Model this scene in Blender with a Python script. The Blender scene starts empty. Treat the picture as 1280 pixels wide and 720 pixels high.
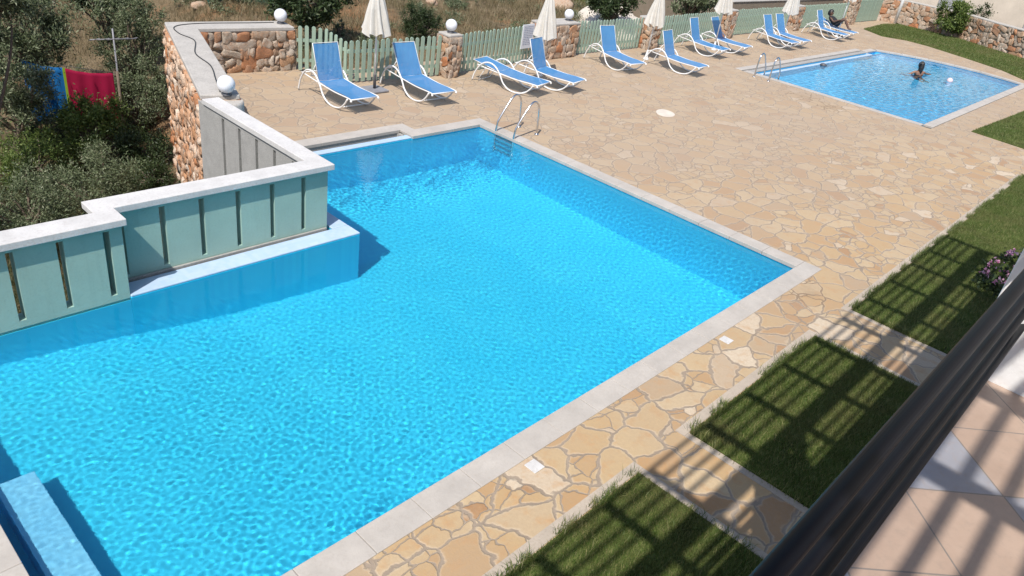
import bpy, bmesh, math, random
import numpy as np
from mathutils import Vector, Matrix, noise
from mathutils.geometry import tessellate_polygon
random.seed(7); rng = np.random.default_rng(7)
sc = bpy.context.scene; COL = sc.collection
R = math.radians
# ------------------------------------------------------------------ materials
def newmat(name):
    m = bpy.data.materials.new(name); m.use_nodes = True
    nt = m.node_tree; return m, nt, nt.nodes['Principled BSDF']
def N(nt, t, **kw):
    n = nt.nodes.new(t)
    for k, v in kw.items():
        if k in n.inputs: n.inputs[k].default_value = v
        else: setattr(n, k, v)
    return n
def ramp(nt, fac, stops, interp='LINEAR'):
    r = nt.nodes.new('ShaderNodeValToRGB'); r.color_ramp.interpolation = interp
    e = r.color_ramp.elements
    while len(e) < len(stops): e.new(0.5)
    for el, (p, c) in zip(e, stops): el.position = p; el.color = (*c, 1)
    nt.links.new(fac, r.inputs[0]); return r.outputs[0]
def mixc(nt, f, a, b, mode='MIX'):
    m = nt.nodes.new('ShaderNodeMix'); m.data_type = 'RGBA'; m.blend_type = mode
    for s, i in ((f, 0), (a, 6), (b, 7)):
        if hasattr(s, 'is_linked'): nt.links.new(s, m.inputs[i])
        else: m.inputs[i].default_value = s if i == 0 else (*s, 1)
    return m.outputs[2]
def math_(nt, op, a, b=None):
    m = nt.nodes.new('ShaderNodeMath'); m.operation = op
    for i, s in enumerate((a, b)):
        if s is None: continue
        if hasattr(s, 'is_linked'): nt.links.new(s, m.inputs[i])
        else: m.inputs[i].default_value = s
    return m.outputs[0]
def coords(nt, scale=(1, 1, 1)):
    tc = nt.nodes.new('ShaderNodeTexCoord'); mp = nt.nodes.new('ShaderNodeMapping')
    mp.inputs['Scale'].default_value = scale
    nt.links.new(tc.outputs['Object'], mp.inputs[0]); return mp.outputs[0]
def noi(nt, vec, scale, detail=4, rough=.55, out='Fac'):
    n = N(nt, 'ShaderNodeTexNoise', Scale=scale, Detail=detail, Roughness=rough)
    nt.links.new(vec, n.inputs['Vector']); return n.outputs[out]
def bump(nt, p, h, strength=.3, dist=.02):
    b = N(nt, 'ShaderNodeBump', Strength=strength, Distance=dist)
    nt.links.new(h, b.inputs['Height']); nt.links.new(b.outputs[0], p.inputs['Normal'])
def plain(name, col, rough=.6, metal=0, var=.12, scale=6, bstr=.15, bdist=.004, spec=None):
    m, nt, p = newmat(name); v = coords(nt)
    n = noi(nt, v, scale, 6)
    c = ramp(nt, n, [(.3, tuple(x * (1 - var) for x in col)), (.7, tuple(min(1, x * (1 + var)) for x in col))])
    nt.links.new(c, p.inputs['Base Color'])
    p.inputs['Roughness'].default_value = rough; p.inputs['Metallic'].default_value = metal
    if spec is not None: p.inputs['Specular IOR Level'].default_value = spec
    if bstr: bump(nt, p, noi(nt, v, scale * 12, 4), bstr, bdist)
    return m
def island(nt):
    return nt.nodes.new('ShaderNodeNewGeometry').outputs['Random Per Island']

def mat_flagstone():
    m, nt, p = newmat('flagstone')
    v = coords(nt, (2.2, 2.75, 1))
    dn = N(nt, 'ShaderNodeTexNoise', Scale=1.6, Detail=2); nt.links.new(v, dn.inputs['Vector'])
    sub = N(nt, 'ShaderNodeVectorMath', operation='SUBTRACT'); nt.links.new(dn.outputs['Color'], sub.inputs[0]); sub.inputs[1].default_value = (.5, .5, .5)
    sc_ = N(nt, 'ShaderNodeVectorMath', operation='SCALE'); nt.links.new(sub.outputs[0], sc_.inputs[0]); sc_.inputs['Scale'].default_value = .55
    dn2 = N(nt, 'ShaderNodeTexNoise', Scale=14, Detail=3); nt.links.new(v, dn2.inputs['Vector'])
    sub2 = N(nt, 'ShaderNodeVectorMath', operation='SUBTRACT'); nt.links.new(dn2.outputs['Color'], sub2.inputs[0]); sub2.inputs[1].default_value = (.5, .5, .5)
    sc2 = N(nt, 'ShaderNodeVectorMath', operation='SCALE'); nt.links.new(sub2.outputs[0], sc2.inputs[0]); sc2.inputs['Scale'].default_value = .06
    ad = N(nt, 'ShaderNodeVectorMath', operation='ADD'); nt.links.new(v, ad.inputs[0]); nt.links.new(sc_.outputs[0], ad.inputs[1])
    ad2 = N(nt, 'ShaderNodeVectorMath', operation='ADD'); nt.links.new(ad.outputs[0], ad2.inputs[0]); nt.links.new(sc2.outputs[0], ad2.inputs[1])
    vv = ad2.outputs[0]
    ed = N(nt, 'ShaderNodeTexVoronoi', voronoi_dimensions='2D', feature='DISTANCE_TO_EDGE', Scale=1.0); nt.links.new(vv, ed.inputs['Vector'])
    ce = N(nt, 'ShaderNodeTexVoronoi', voronoi_dimensions='2D', feature='F1', Scale=1.0); nt.links.new(vv, ce.inputs['Vector'])
    ed2 = N(nt, 'ShaderNodeTexVoronoi', voronoi_dimensions='2D', feature='DISTANCE_TO_EDGE', Scale=1.75); nt.links.new(vv, ed2.inputs['Vector'])
    ce2 = N(nt, 'ShaderNodeTexVoronoi', voronoi_dimensions='2D', feature='F1', Scale=1.75); nt.links.new(vv, ce2.inputs['Vector'])
    sep = nt.nodes.new('ShaderNodeSeparateColor'); nt.links.new(ce.outputs['Color'], sep.inputs[0])
    sep2 = nt.nodes.new('ShaderNodeSeparateColor'); nt.links.new(ce2.outputs['Color'], sep2.inputs[0])
    spl = math_(nt, 'GREATER_THAN', sep.outputs[1], .6)
    tone = math_(nt, 'ADD', math_(nt, 'MULTIPLY', math_(nt, 'SUBTRACT', 1.0, spl), sep.outputs[0]), math_(nt, 'MULTIPLY', spl, sep2.outputs[0]))
    stone = ramp(nt, tone, [(0, (.33, .185, .09)), (.1, (.39, .245, .125)), (.3, (.43, .295, .155)), (.5, (.455, .335, .195)), (.75, (.48, .37, .235)), (.9, (.37, .265, .17)), (1, (.58, .49, .375))])
    w = coords(nt)
    big = noi(nt, w, .35, 3); mid = noi(nt, w, 5, 5, .65); fine = noi(nt, w, 26, 5, .7)
    stone = mixc(nt, math_(nt, 'MULTIPLY', ramp(nt, mid, [(.5, (0, 0, 0)), (.72, (1, 1, 1))]), .75), stone, (.44, .245, .105))
    stone = mixc(nt, ramp(nt, fine, [(.35, (.35,) * 3), (.6, (0, 0, 0))]), stone, (.36, .26, .17))
    stone = mixc(nt, ramp(nt, big, [(.42, (0, 0, 0)), (.75, (.55,) * 3)]), stone, (.33, .255, .195))
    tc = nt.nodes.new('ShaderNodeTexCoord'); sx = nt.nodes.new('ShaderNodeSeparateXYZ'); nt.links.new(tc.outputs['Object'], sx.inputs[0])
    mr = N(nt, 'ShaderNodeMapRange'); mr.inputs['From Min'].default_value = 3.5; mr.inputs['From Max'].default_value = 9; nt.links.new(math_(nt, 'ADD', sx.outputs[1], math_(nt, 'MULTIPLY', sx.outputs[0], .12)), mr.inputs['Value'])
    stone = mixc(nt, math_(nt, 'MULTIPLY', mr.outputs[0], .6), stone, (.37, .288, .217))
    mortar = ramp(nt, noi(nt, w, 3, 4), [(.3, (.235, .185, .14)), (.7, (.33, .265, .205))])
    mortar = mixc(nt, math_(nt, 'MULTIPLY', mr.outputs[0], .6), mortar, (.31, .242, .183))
    k = ramp(nt, ed.outputs['Distance'], [(.022, (0, 0, 0)), (.05, (1, 1, 1))])
    k2 = ramp(nt, ed2.outputs['Distance'], [(.022, (0, 0, 0)), (.05, (1, 1, 1))])
    k = math_(nt, 'MULTIPLY', k, math_(nt, 'MAXIMUM', k2, math_(nt, 'SUBTRACT', 1.0, spl)))
    lip = ramp(nt, ed.outputs['Distance'], [(.04, (1, 1, 1)), (.09, (0, 0, 0))])
    stone = mixc(nt, math_(nt, 'MULTIPLY', math_(nt, 'MULTIPLY', lip, mid), .7), stone, (.56, .48, .37))
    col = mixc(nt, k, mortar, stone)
    for cx, cy, rr in ((23.2, 8.7, .75), (22.85, 7.75, .7), (10.7, 2.95, .55)):
        ds = N(nt, 'ShaderNodeVectorMath', operation='DISTANCE'); nt.links.new(tc.outputs['Object'], ds.inputs[0]); ds.inputs[1].default_value = (cx, cy, 0)
        st = math_(nt, 'SUBTRACT', 1.0, math_(nt, 'DIVIDE', ds.outputs['Value'], rr)); st = math_(nt, 'MULTIPLY', st, math_(nt, 'MULTIPLY', noi(nt, w, 7, 5, .7), math_(nt, 'SUBTRACT', 1.25, k)))
        col = mixc(nt, ramp(nt, st, [(.06, (0, 0, 0)), (.22, (.75,) * 3)]), col, (.24, .165, .10))
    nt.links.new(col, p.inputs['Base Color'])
    p.inputs['Roughness'].default_value = .75; p.inputs['Specular IOR Level'].default_value = .3
    h = math_(nt, 'ADD', math_(nt, 'MULTIPLY', k, .7), math_(nt, 'MULTIPLY', mid, .5))
    h = math_(nt, 'ADD', h, math_(nt, 'MULTIPLY', fine, .2))
    bump(nt, p, h, .55, .02)
    return m
def mat_rubble(name, stops, moss=.0):
    m, nt, p = newmat(name); v = coords(nt)
    c = ramp(nt, island(nt), stops)
    n1 = noi(nt, v, 9, 6, .65); n2 = noi(nt, v, 45, 5, .7)
    c = mixc(nt, ramp(nt, n1, [(.45, (0, 0, 0)), (.7, (.6,) * 3)]), c, (.42, .19, .085))
    c = mixc(nt, ramp(nt, n2, [(.35, (.55,) * 3), (.55, (0, 0, 0))]), c, (.16, .13, .10))
    nt.links.new(c, p.inputs['Base Color']); p.inputs['Roughness'].default_value = .9
    p.inputs['Specular IOR Level'].default_value = .2
    bump(nt, p, math_(nt, 'ADD', n1, n2), .8, .02)
    return m
def mat_concrete(name, col, scale=2.5, stain=(.25, .23, .2), st=.5, rough=.8):
    m, nt, p = newmat(name); v = coords(nt)
    n1 = noi(nt, v, scale, 6, .65); n2 = noi(nt, v, scale * 14, 5, .7)
    c = ramp(nt, n1, [(.3, tuple(x * .84 for x in col)), (.7, tuple(min(1, x * 1.08) for x in col))])
    c = mixc(nt, ramp(nt, n2, [(.32, (st,) * 3), (.5, (0, 0, 0))]), c, stain)
    nt.links.new(c, p.inputs['Base Color']); p.inputs['Roughness'].default_value = rough
    p.inputs['Specular IOR Level'].default_value = .3
    bump(nt, p, math_(nt, 'ADD', n1, n2), .35, .008)
    return m
def mat_leaf(name, stops, trans=.25, rough=.5, patch=None):
    m, nt, p = newmat(name)
    c = ramp(nt, island(nt), stops)
    if patch:
        v = coords(nt); c = mixc(nt, ramp(nt, noi(nt, v, 1.1, 4, .6), [(.48, (0, 0, 0)), (.68, (.75,) * 3)]), c, patch)
        c = mixc(nt, ramp(nt, noi(nt, v, .35, 2), [(.4, (0, 0, 0)), (.65, (.4,) * 3)]), c, (.07, .12, .022))
    nt.links.new(c, p.inputs['Base Color']); p.inputs['Roughness'].default_value = rough
    p.inputs['Specular IOR Level'].default_value = .35
    t = N(nt, 'ShaderNodeBsdfTranslucent'); nt.links.new(c, t.inputs[0])
    mx = N(nt, 'ShaderNodeMixShader'); mx.inputs[0].default_value = trans
    nt.links.new(p.outputs[0], mx.inputs[1]); nt.links.new(t.outputs[0], mx.inputs[2])
    nt.links.new(mx.outputs[0], nt.nodes['Material Output'].inputs[0])
    return m
def mat_terrain():
    m, nt, p = newmat('dry_ground'); v = coords(nt)
    a = noi(nt, v, .22, 5, .6); b = noi(nt, v, 1.3, 6, .65); c = noi(nt, v, 9, 5, .7)
    col = ramp(nt, b, [(.3, (.11, .085, .05)), (.5, (.20, .15, .09)), (.68, (.27, .205, .13))])
    col = mixc(nt, ramp(nt, a, [(.54, (0, 0, 0)), (.66, (.8,) * 3)]), col, (.40, .205, .10))
    col = mixc(nt, ramp(nt, c, [(.6, (0, 0, 0)), (.72, (.7,) * 3)]), col, (.42, .36, .29))
    nt.links.new(col, p.inputs['Base Color']); p.inputs['Roughness'].default_value = .95
    p.inputs['Specular IOR Level'].default_value = .1
    bump(nt, p, math_(nt, 'ADD', b, c), 1.0, .15)
    return m
def mat_fabric():
    m, nt, p = newmat('blue_mesh_fabric'); v = coords(nt)
    c = ramp(nt, noi(nt, v, 3, 4), [(.3, (.060, .235, .51)), (.7, (.075, .275, .57))])
    nt.links.new(c, p.inputs['Base Color']); p.inputs['Roughness'].default_value = .7
    tr = N(nt, 'ShaderNodeBsdfTransparent'); mx = N(nt, 'ShaderNodeMixShader'); mx.inputs[0].default_value = .12
    tl = N(nt, 'ShaderNodeBsdfTranslucent'); nt.links.new(c, tl.inputs[0])
    m2 = N(nt, 'ShaderNodeMixShader'); m2.inputs[0].default_value = .2
    nt.links.new(p.outputs[0], m2.inputs[1]); nt.links.new(tl.outputs[0], m2.inputs[2])
    nt.links.new(m2.outputs[0], mx.inputs[1]); nt.links.new(tr.outputs[0], mx.inputs[2])
    nt.links.new(mx.outputs[0], nt.nodes['Material Output'].inputs[0])
    w = N(nt, 'ShaderNodeTexChecker', Scale=260); nt.links.new(v, w.inputs['Vector'])
    bump(nt, p, w.outputs['Fac'], .15, .001)
    return m
def mat_cloth(name, col, trans=.25):
    m, nt, p = newmat(name); v = coords(nt)
    c = ramp(nt, noi(nt, v, 4, 5), [(.3, tuple(x * .9 for x in col)), (.7, tuple(min(1, x * 1.06) for x in col))])
    nt.links.new(c, p.inputs['Base Color']); p.inputs['Roughness'].default_value = .85; p.inputs['Specular IOR Level'].default_value = .15
    tl = N(nt, 'ShaderNodeBsdfTranslucent'); nt.links.new(c, tl.inputs[0])
    m2 = N(nt, 'ShaderNodeMixShader'); m2.inputs[0].default_value = trans
    nt.links.new(p.outputs[0], m2.inputs[1]); nt.links.new(tl.outputs[0], m2.inputs[2])
    nt.links.new(m2.outputs[0], nt.nodes['Material Output'].inputs[0])
    bump(nt, p, noi(nt, v, 30, 4), .2, .004)
    return m
def mat_pool(name, c0, c1):
    m, nt, p = newmat(name); v = coords(nt)
    n = noi(nt, v, 1.2, 4); c = ramp(nt, n, [(.3, c0), (.7, c1)])
    br = N(nt, 'ShaderNodeTexBrick', Scale=1.0, offset=0.0); nt.links.new(coords(nt, (16, 16, 16)), br.inputs['Vector'])
    br.inputs['Color1'].default_value = (1, 1, 1, 1); br.inputs['Color2'].default_value = (.86, .93, .97, 1); br.inputs['Mortar'].default_value = (.93, .96, .98, 1)
    br.inputs['Mortar Size'].default_value = .03; br.inputs['Brick Width'].default_value = 1.0; br.inputs['Row Height'].default_value = 1.0
    c = mixc(nt, 1.0, c, br.outputs['Color'], 'MULTIPLY')
    nt.links.new(c, p.inputs['Base Color']); p.inputs['Roughness'].default_value = .5
    return m
def mat_water():
    m = bpy.data.materials.new('pool_water'); m.use_nodes = True; nt = m.node_tree; nt.nodes.clear()
    o = nt.nodes.new('ShaderNodeOutputMaterial'); g = N(nt, 'ShaderNodeBsdfGlass', IOR=1.333, Roughness=0.0)
    g.inputs['Color'].default_value = (.88, .985, 1, 1)
    v = coords(nt); n1 = noi(nt, v, 42, 3, .6); b = N(nt, 'ShaderNodeBump', Distance=.01)
    tc = nt.nodes.new('ShaderNodeTexCoord'); sx = nt.nodes.new('ShaderNodeSeparateXYZ'); nt.links.new(tc.outputs['Object'], sx.inputs[0])
    mr = N(nt, 'ShaderNodeMapRange'); mr.inputs['From Min'].default_value = 7.5; mr.inputs['From Max'].default_value = 3.0; mr.inputs['To Min'].default_value = .05; mr.inputs['To Max'].default_value = .13
    nt.links.new(math_(nt, 'ADD', sx.outputs[0], math_(nt, 'MULTIPLY', sx.outputs[1], .35)), mr.inputs['Value'])
    nt.links.new(n1, b.inputs['Height']); nt.links.new(mr.outputs[0], b.inputs['Strength']); nt.links.new(b.outputs[0], g.inputs['Normal'])
    nt.links.new(g.outputs[0], o.inputs[0]); return m
def mat_tiles():
    m, nt, p = newmat('terrace_tiles')
    tc = nt.nodes.new('ShaderNodeTexCoord'); mp = nt.nodes.new('ShaderNodeMapping')
    S = .353; mp.vector_type = 'POINT'
    mp.inputs['Scale'].default_value = (1 / S, 1 / S, 1); mp.inputs['Rotation'].default_value = (0, 0, R(45)); mp.inputs['Location'].default_value = (.552, -.048, .1)
    nt.links.new(tc.outputs['Object'], mp.inputs[0]); v = mp.outputs[0]
    ch = N(nt, 'ShaderNodeTexChecker', Scale=1.0); nt.links.new(v, ch.inputs['Vector'])
    w = coords(nt); n1 = noi(nt, w, 4, 5, .6); n2 = noi(nt, w, 30, 5, .7)
    a = ramp(nt, n1, [(.3, (.33, .235, .18)), (.7, (.41, .30, .235))])
    b = ramp(nt, n1, [(.3, (.235, .235, .265)), (.7, (.30, .30, .33))])
    sx = nt.nodes.new('ShaderNodeSeparateXYZ'); nt.links.new(tc.outputs['Object'], sx.inputs[0])
    fr = math_(nt, 'FRACT', math_(nt, 'ADD', sx.outputs[0], 10 - 2.615 + .25)); col_ = math_(nt, 'LESS_THAN', fr, .5)
    c = mixc(nt, math_(nt, 'MULTIPLY', col_, ch.outputs['Fac']), a, b)
    c = mixc(nt, ramp(nt, n2, [(.35, (.3,) * 3), (.5, (0, 0, 0))]), c, (.28, .22, .18))
    br = N(nt, 'ShaderNodeTexBrick', Scale=1.0, offset=0.0); nt.links.new(v, br.inputs['Vector'])
    br.inputs['Mortar Size'].default_value = .009; br.inputs['Brick Width'].default_value = 1.0; br.inputs['Row Height'].default_value = 1.0
    c = mixc(nt, br.outputs['Fac'], c, (.20, .17, .15))
    nt.links.new(c, p.inputs['Base Color']); p.inputs['Roughness'].default_value = .45
    bump(nt, p, math_(nt, 'SUBTRACT', math_(nt, 'MULTIPLY', n2, .3), br.outputs['Fac']), .3, .004)
    return m
M = {}
M['flag'] = mat_flagstone()
M['stone'] = mat_rubble('rubble_stone', [(0, (.36, .15, .07)), (.1, (.40, .30, .22)), (.4, (.47, .40, .33)), (.6, (.42, .35, .28)), (.8, (.52, .45, .38)), (.92, (.46, .30, .19)), (1, (.42, .16, .07))])
M['rust'] = mat_rubble('rust_rubble', [(0, (.46, .19, .085)), (.25, (.58, .36, .23)), (.5, (.66, .52, .41)), (.75, (.52, .27, .14)), (1, (.70, .60, .50))])
M['mortar'] = mat_concrete('mortar', (.30, .24, .18), 4)
M['mortar2'] = mat_concrete('kerb_mortar', (.43, .365, .30), 3, (.25, .2, .16), .4)
M['coping'] = mat_concrete('coping_stone', (.44, .405, .37), 2.2, (.34, .30, .26), .35, .7)
M['capcon'] = mat_concrete('rough_concrete', (.44, .415, .385), 3, (.22, .20, .18), .6)
M['greycon'] = mat_concrete('grey_concrete', (.36, .35, .335), 5, (.13, .13, .125), .85)
M['white'] = mat_concrete('white_paint_wall', (.58, .565, .555), 3, (.38, .35, .33), .5, .6)
M['white2'] = mat_concrete('white_house_paint', (.80, .79, .79), 2, (.62, .6, .58), .25, .6)
def mat_render(name, col, dirt):
    m, nt, p = newmat(name); v = coords(nt); n1 = noi(nt, v, 1.4, 5, .6); n2 = noi(nt, v, 38, 5, .7); st = noi(nt, coords(nt, (7, 7, .5)), 1.0, 5, .65)
    c = ramp(nt, n1, [(.3, tuple(x * .9 for x in col)), (.7, tuple(x * 1.07 for x in col))])
    c = mixc(nt, ramp(nt, st, [(.52, (0, 0, 0)), (.75, (.45,) * 3)]), c, dirt)
    c = mixc(nt, ramp(nt, n2, [(.34, (.3,) * 3), (.5, (0, 0, 0))]), c, dirt)
    nt.links.new(c, p.inputs['Base Color']); p.inputs['Roughness'].default_value = .7; bump(nt, p, math_(nt, 'ADD', n2, st), .3, .006); return m
M['green'] = mat_render('green_paint', (.30, .445, .39), (.22, .33, .29))
M['shelf'] = mat_pool('pale_blue_tile', (.40, .50, .64), (.46, .56, .70))
M['pool'] = mat_pool('pool_mosaic', (.045, .66, .93), (.06, .70, .95))
M['pool2'] = mat_pool('shallow_pool_mosaic', (.085, .51, .84), (.11, .55, .87))
M['pstep'] = mat_pool('step_mosaic', (.26, .66, .93), (.30, .70, .95))
M['water'] = mat_water()
M['terrain'] = mat_terrain()
M['lawn'] = plain('lawn_soil', (.075, .095, .028), .95, 0, .5, 2.5, .6, .02, .1)
M['grass'] = mat_leaf('grass_blade', [(0, (.07, .125, .023)), (.45, (.12, .175, .04)), (.78, (.21, .225, .08)), (1, (.38, .34, .16))], .3, .5, (.22, .195, .085))
M['scrub'] = mat_leaf('scrub_blade', [(0, (.035, .05, .018)), (.5, (.07, .085, .03)), (.9, (.12, .12, .05)), (1, (.2, .17, .09))], .3)
M['drygrass'] = mat_leaf('dry_grass', [(0, (.12, .105, .05)), (.5, (.205, .165, .09)), (1, (.30, .24, .14))], .3)
M['olive'] = mat_leaf('olive_leaf', [(0, (.065, .09, .042)), (.5, (.125, .155, .078)), (.85, (.19, .22, .125)), (1, (.28, .29, .19))], .2)
M['green_leaf'] = mat_leaf('green_leaf', [(0, (.055, .095, .018)), (.5, (.11, .165, .036)), (1, (.21, .255, .075))], .3)
M['dark_leaf'] = mat_leaf('dark_leaf', [(0, (.02, .035, .014)), (.6, (.04, .065, .022)), (1, (.075, .10, .04))], .2)
M['bark'] = plain('bark', (.16, .12, .09), .9, 0, .35, 8, .7, .02)
M['picket'] = plain('sage_paint', (.30, .395, .315), .55, 0, .08, 5, .15, .003)
M['fabric'] = mat_fabric()
M['wmetal'] = plain('white_metal', (.70, .70, .70), .35, 0, .03, 6, 0)
M['steel'] = plain('steel', (.62, .62, .63), .18, 1, .05, 6, 0)
M['canopy'] = mat_cloth('cream_canvas', (.74, .71, .66), .3)
M['globe'] = plain('opal_globe', (.72, .73, .77), .22, 0, .01, 3, 0)
M['dkmetal'] = plain('dark_base', (.10, .10, .11), .5, .3, .1, 6, .1)
M['grey'] = plain('grey_plate', (.22, .22, .24), .6, 0, .15, 6, .2)
M['rail'] = plain('black_rail_paint', (.0055, .0062, .010), .42, 0, .1, 18, 0, .001, .05)
M['tiles'] = mat_tiles()
M['beige'] = mat_concrete('beige_plaster', (.60, .52, .43), 1.2, (.5, .42, .34), .3)
M['shutter'] = plain('grey_shutter', (.34, .34, .35), .6, 0, .08, 3, 0)
M['wood'] = plain('pergola_wood', (.26, .17, .10), .7, 0, .25, 5, .3)
M['skin'] = plain('brown_skin', (.22, .115, .075), .5, 0, .06, 10, .05)
M['skin2'] = plain('dark_skin', (.115, .062, .042), .5, 0, .06, 10, .05)
M['hair'] = plain('black_hair', (.014, .012, .013), .45, 0, .3, 30, .4, .004)
M['black'] = plain('black_cloth', (.02, .02, .024), .8, 0, .2, 10, .2)
M['blue_sheet'] = mat_cloth('blue_sheet', (.012, .13, .36), .3)
M['red_sheet'] = mat_cloth('crimson_sheet', (.31, .010, .05), .3)
M['lime'] = mat_cloth('lime_cloth', (.22, .34, .03), .3)
M['tarp'] = mat_cloth('green_tarp', (.012, .075, .06), .1)
M['cable'] = plain('black_cable', (.03, .03, .03), .5, 0, .1, 6, 0)
M['rock'] = mat_rubble('pale_rock', [(0, (.40, .34, .28)), (.5, (.52, .45, .38)), (1, (.46, .33, .23))])
M['sand'] = plain('pale_sand', (.58, .52, .45), .95, 0, .12, 4, .5, .02)
M['sign'] = plain('notice_board', (.66, .68, .73), .5, 0, .04, 4, 0)
M['ink'] = plain('notice_ink', (.25, .28, .38), .6, 0, .05, 4, 0)
M['pink'] = mat_leaf('pink_petal', [(0, (.55, .16, .32)), (.5, (.62, .30, .48)), (1, (.72, .5, .62))], .3)
M['ball'] = plain('pink_ball', (.75, .55, .55), .4, 0, .05, 5, 0)
M['rooftile'] = plain('terracotta', (.36, .16, .09), .8, 0, .2, 4, .4)
# ------------------------------------------------------------------ object helpers
def tag(o, label, cat, group=None):
    o['label'] = label; o['category'] = cat
    if group: o['group'] = group
    return o
def thing(name, label, cat, loc=(0, 0, 0), rz=0, group=None):
    o = bpy.data.objects.new(name, None); COL.objects.link(o); o.empty_display_size = .2
    o.location = loc; o.rotation_euler = (0, 0, rz); return tag(o, label, cat, group)
def link(name, me, mat, parent=None, world=False, smooth=False):
    if mat is not None:
        for x in (mat if isinstance(mat, list) else [mat]): me.materials.append(x)
    if smooth: me.polygons.foreach_set('use_smooth', [True] * len(me.polygons))
    o = bpy.data.objects.new(name, me); COL.objects.link(o)
    if parent is not None:
        o.parent = parent
        if world:
            q = parent; inv = Matrix.Translation(q.location) @ Matrix.Rotation(q.rotation_euler.z, 4, 'Z')
            if q.parent is not None: inv = q.parent.matrix_parent_inverse_cache @ inv if False else inv
            o.matrix_parent_inverse = inv.inverted()
    return o
def bmobj(name, bm, mat, parent=None, world=False, smooth=False):
    me = bpy.data.meshes.new(name); bm.to_mesh(me); bm.free(); return link(name, me, mat, parent, world, smooth)
def struct(o, kind='structure'): o['kind'] = kind; return o
def npmesh(name, v, f):
    v = np.asarray(v, np.float32); f = np.asarray(f, np.int32)
    me = bpy.data.meshes.new(name); k = f.shape[1]
    me.vertices.add(len(v)); me.vertices.foreach_set('co', v.ravel())
    me.loops.add(f.size); me.loops.foreach_set('vertex_index', f.ravel())
    me.polygons.add(len(f)); me.polygons.foreach_set('loop_start', np.arange(0, f.size, k, dtype=np.int32))
    me.polygons.foreach_set('loop_total', np.full(len(f), k, np.int32))
    me.update(calc_edges=True); me.validate(); return me
def box(bm, a, b, bev=0, mat=None):
    a, b = [min(p, q) for p, q in zip(a, b)], [max(p, q) for p, q in zip(a, b)]
    t = Matrix.Translation([(p + q) / 2 for p, q in zip(a, b)]) @ Matrix.Diagonal([q - p for p, q in zip(a, b)] + [1])
    if mat is not None: t = mat @ t
    r = bmesh.ops.create_cube(bm, size=1, matrix=t)
    if bev:
        es = list({e for v in r['verts'] for e in v.link_edges})
        bmesh.ops.bevel(bm, geom=es, offset=bev, segments=2, affect='EDGES', profile=.5)
def smooth_path(pts, n=6):
    P = [Vector(p) for p in pts]; out = []
    for i in range(len(P) - 1):
        p0 = P[max(i - 1, 0)]; p1 = P[i]; p2 = P[i + 1]; p3 = P[min(i + 2, len(P) - 1)]
        for k in range(n):
            t = k / n
            out.append(.5 * ((2 * p1) + (-p0 + p2) * t + (2 * p0 - 5 * p1 + 4 * p2 - p3) * t * t + (-p0 + 3 * p1 - 3 * p2 + p3) * t ** 3))
    out.append(P[-1]); return out
def tube(bm, pts, r, seg=8, cap=True):
    P = [Vector(p) for p in pts]; rs = r if isinstance(r, (list, tuple)) else [r] * len(P)
    rings = []; up = None
    for i, p in enumerate(P):
        t = (P[min(i + 1, len(P) - 1)] - P[max(i - 1, 0)]).normalized()
        if up is None: up = t.orthogonal().normalized()
        up = (up - t * up.dot(t)).normalized(); s = t.cross(up)
        rings.append([bm.verts.new(p + (up * math.cos(a) + s * math.sin(a)) * rs[i]) for a in [2 * math.pi * k / seg for k in range(seg)]])
    for a, b in zip(rings, rings[1:]):
        for k in range(seg): f = bm.faces.new((a[k], a[(k + 1) % seg], b[(k + 1) % seg], b[k])); f.smooth = True
    if cap: bm.faces.new(rings[0][::-1]); bm.faces.new(rings[-1])
def lathe(bm, prof, seg=24, c=(0, 0, 0)):
    rings = [[bm.verts.new((c[0] + r * math.cos(2 * math.pi * k / seg), c[1] + r * math.sin(2 * math.pi * k / seg), c[2] + z)) for k in range(seg)] for r, z in prof]
    for a, b in zip(rings, rings[1:]):
        for k in range(seg): f = bm.faces.new((a[k], a[(k + 1) % seg], b[(k + 1) % seg], b[k])); f.smooth = True
    bm.faces.new(rings[0][::-1]); bm.faces.new(rings[-1])
def flat_poly(name, loops, z, mat, thick=0):
    vs = [Vector((x, y, z)) for l in loops for x, y in l]
    tri = tessellate_polygon([[Vector((x, y, 0)) for x, y in l] for l in loops])
    bm = bmesh.new(); bv = [bm.verts.new(v) for v in vs]
    for t in tri:
        try: bm.faces.new([bv[i] for i in t])
        except ValueError: pass
    bmesh.ops.recalc_face_normals(bm, faces=bm.faces)
    for f in bm.faces:
        if f.normal.z < 0: f.normal_flip()
    if thick:
        i = 0
        for l in loops:
            n = len(l); lo = [bm.verts.new(vs[i + k] - Vector((0, 0, thick))) for k in range(n)]
            for k in range(n):
                bm.faces.new((bv[i + k], bv[i + (k + 1) % n], lo[(k + 1) % n], lo[k]))
            i += n
    return bmobj(name, bm, mat)
_ico = {}
def ico(sub):
    if sub not in _ico:
        b = bmesh.new(); bmesh.ops.create_icosphere(b, subdivisions=sub, radius=1)
        _ico[sub] = (np.array([v.co[:] for v in b.verts]), np.array([[v.index for v in f.verts] for f in b.faces])); b.free()
    return _ico[sub]
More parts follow.
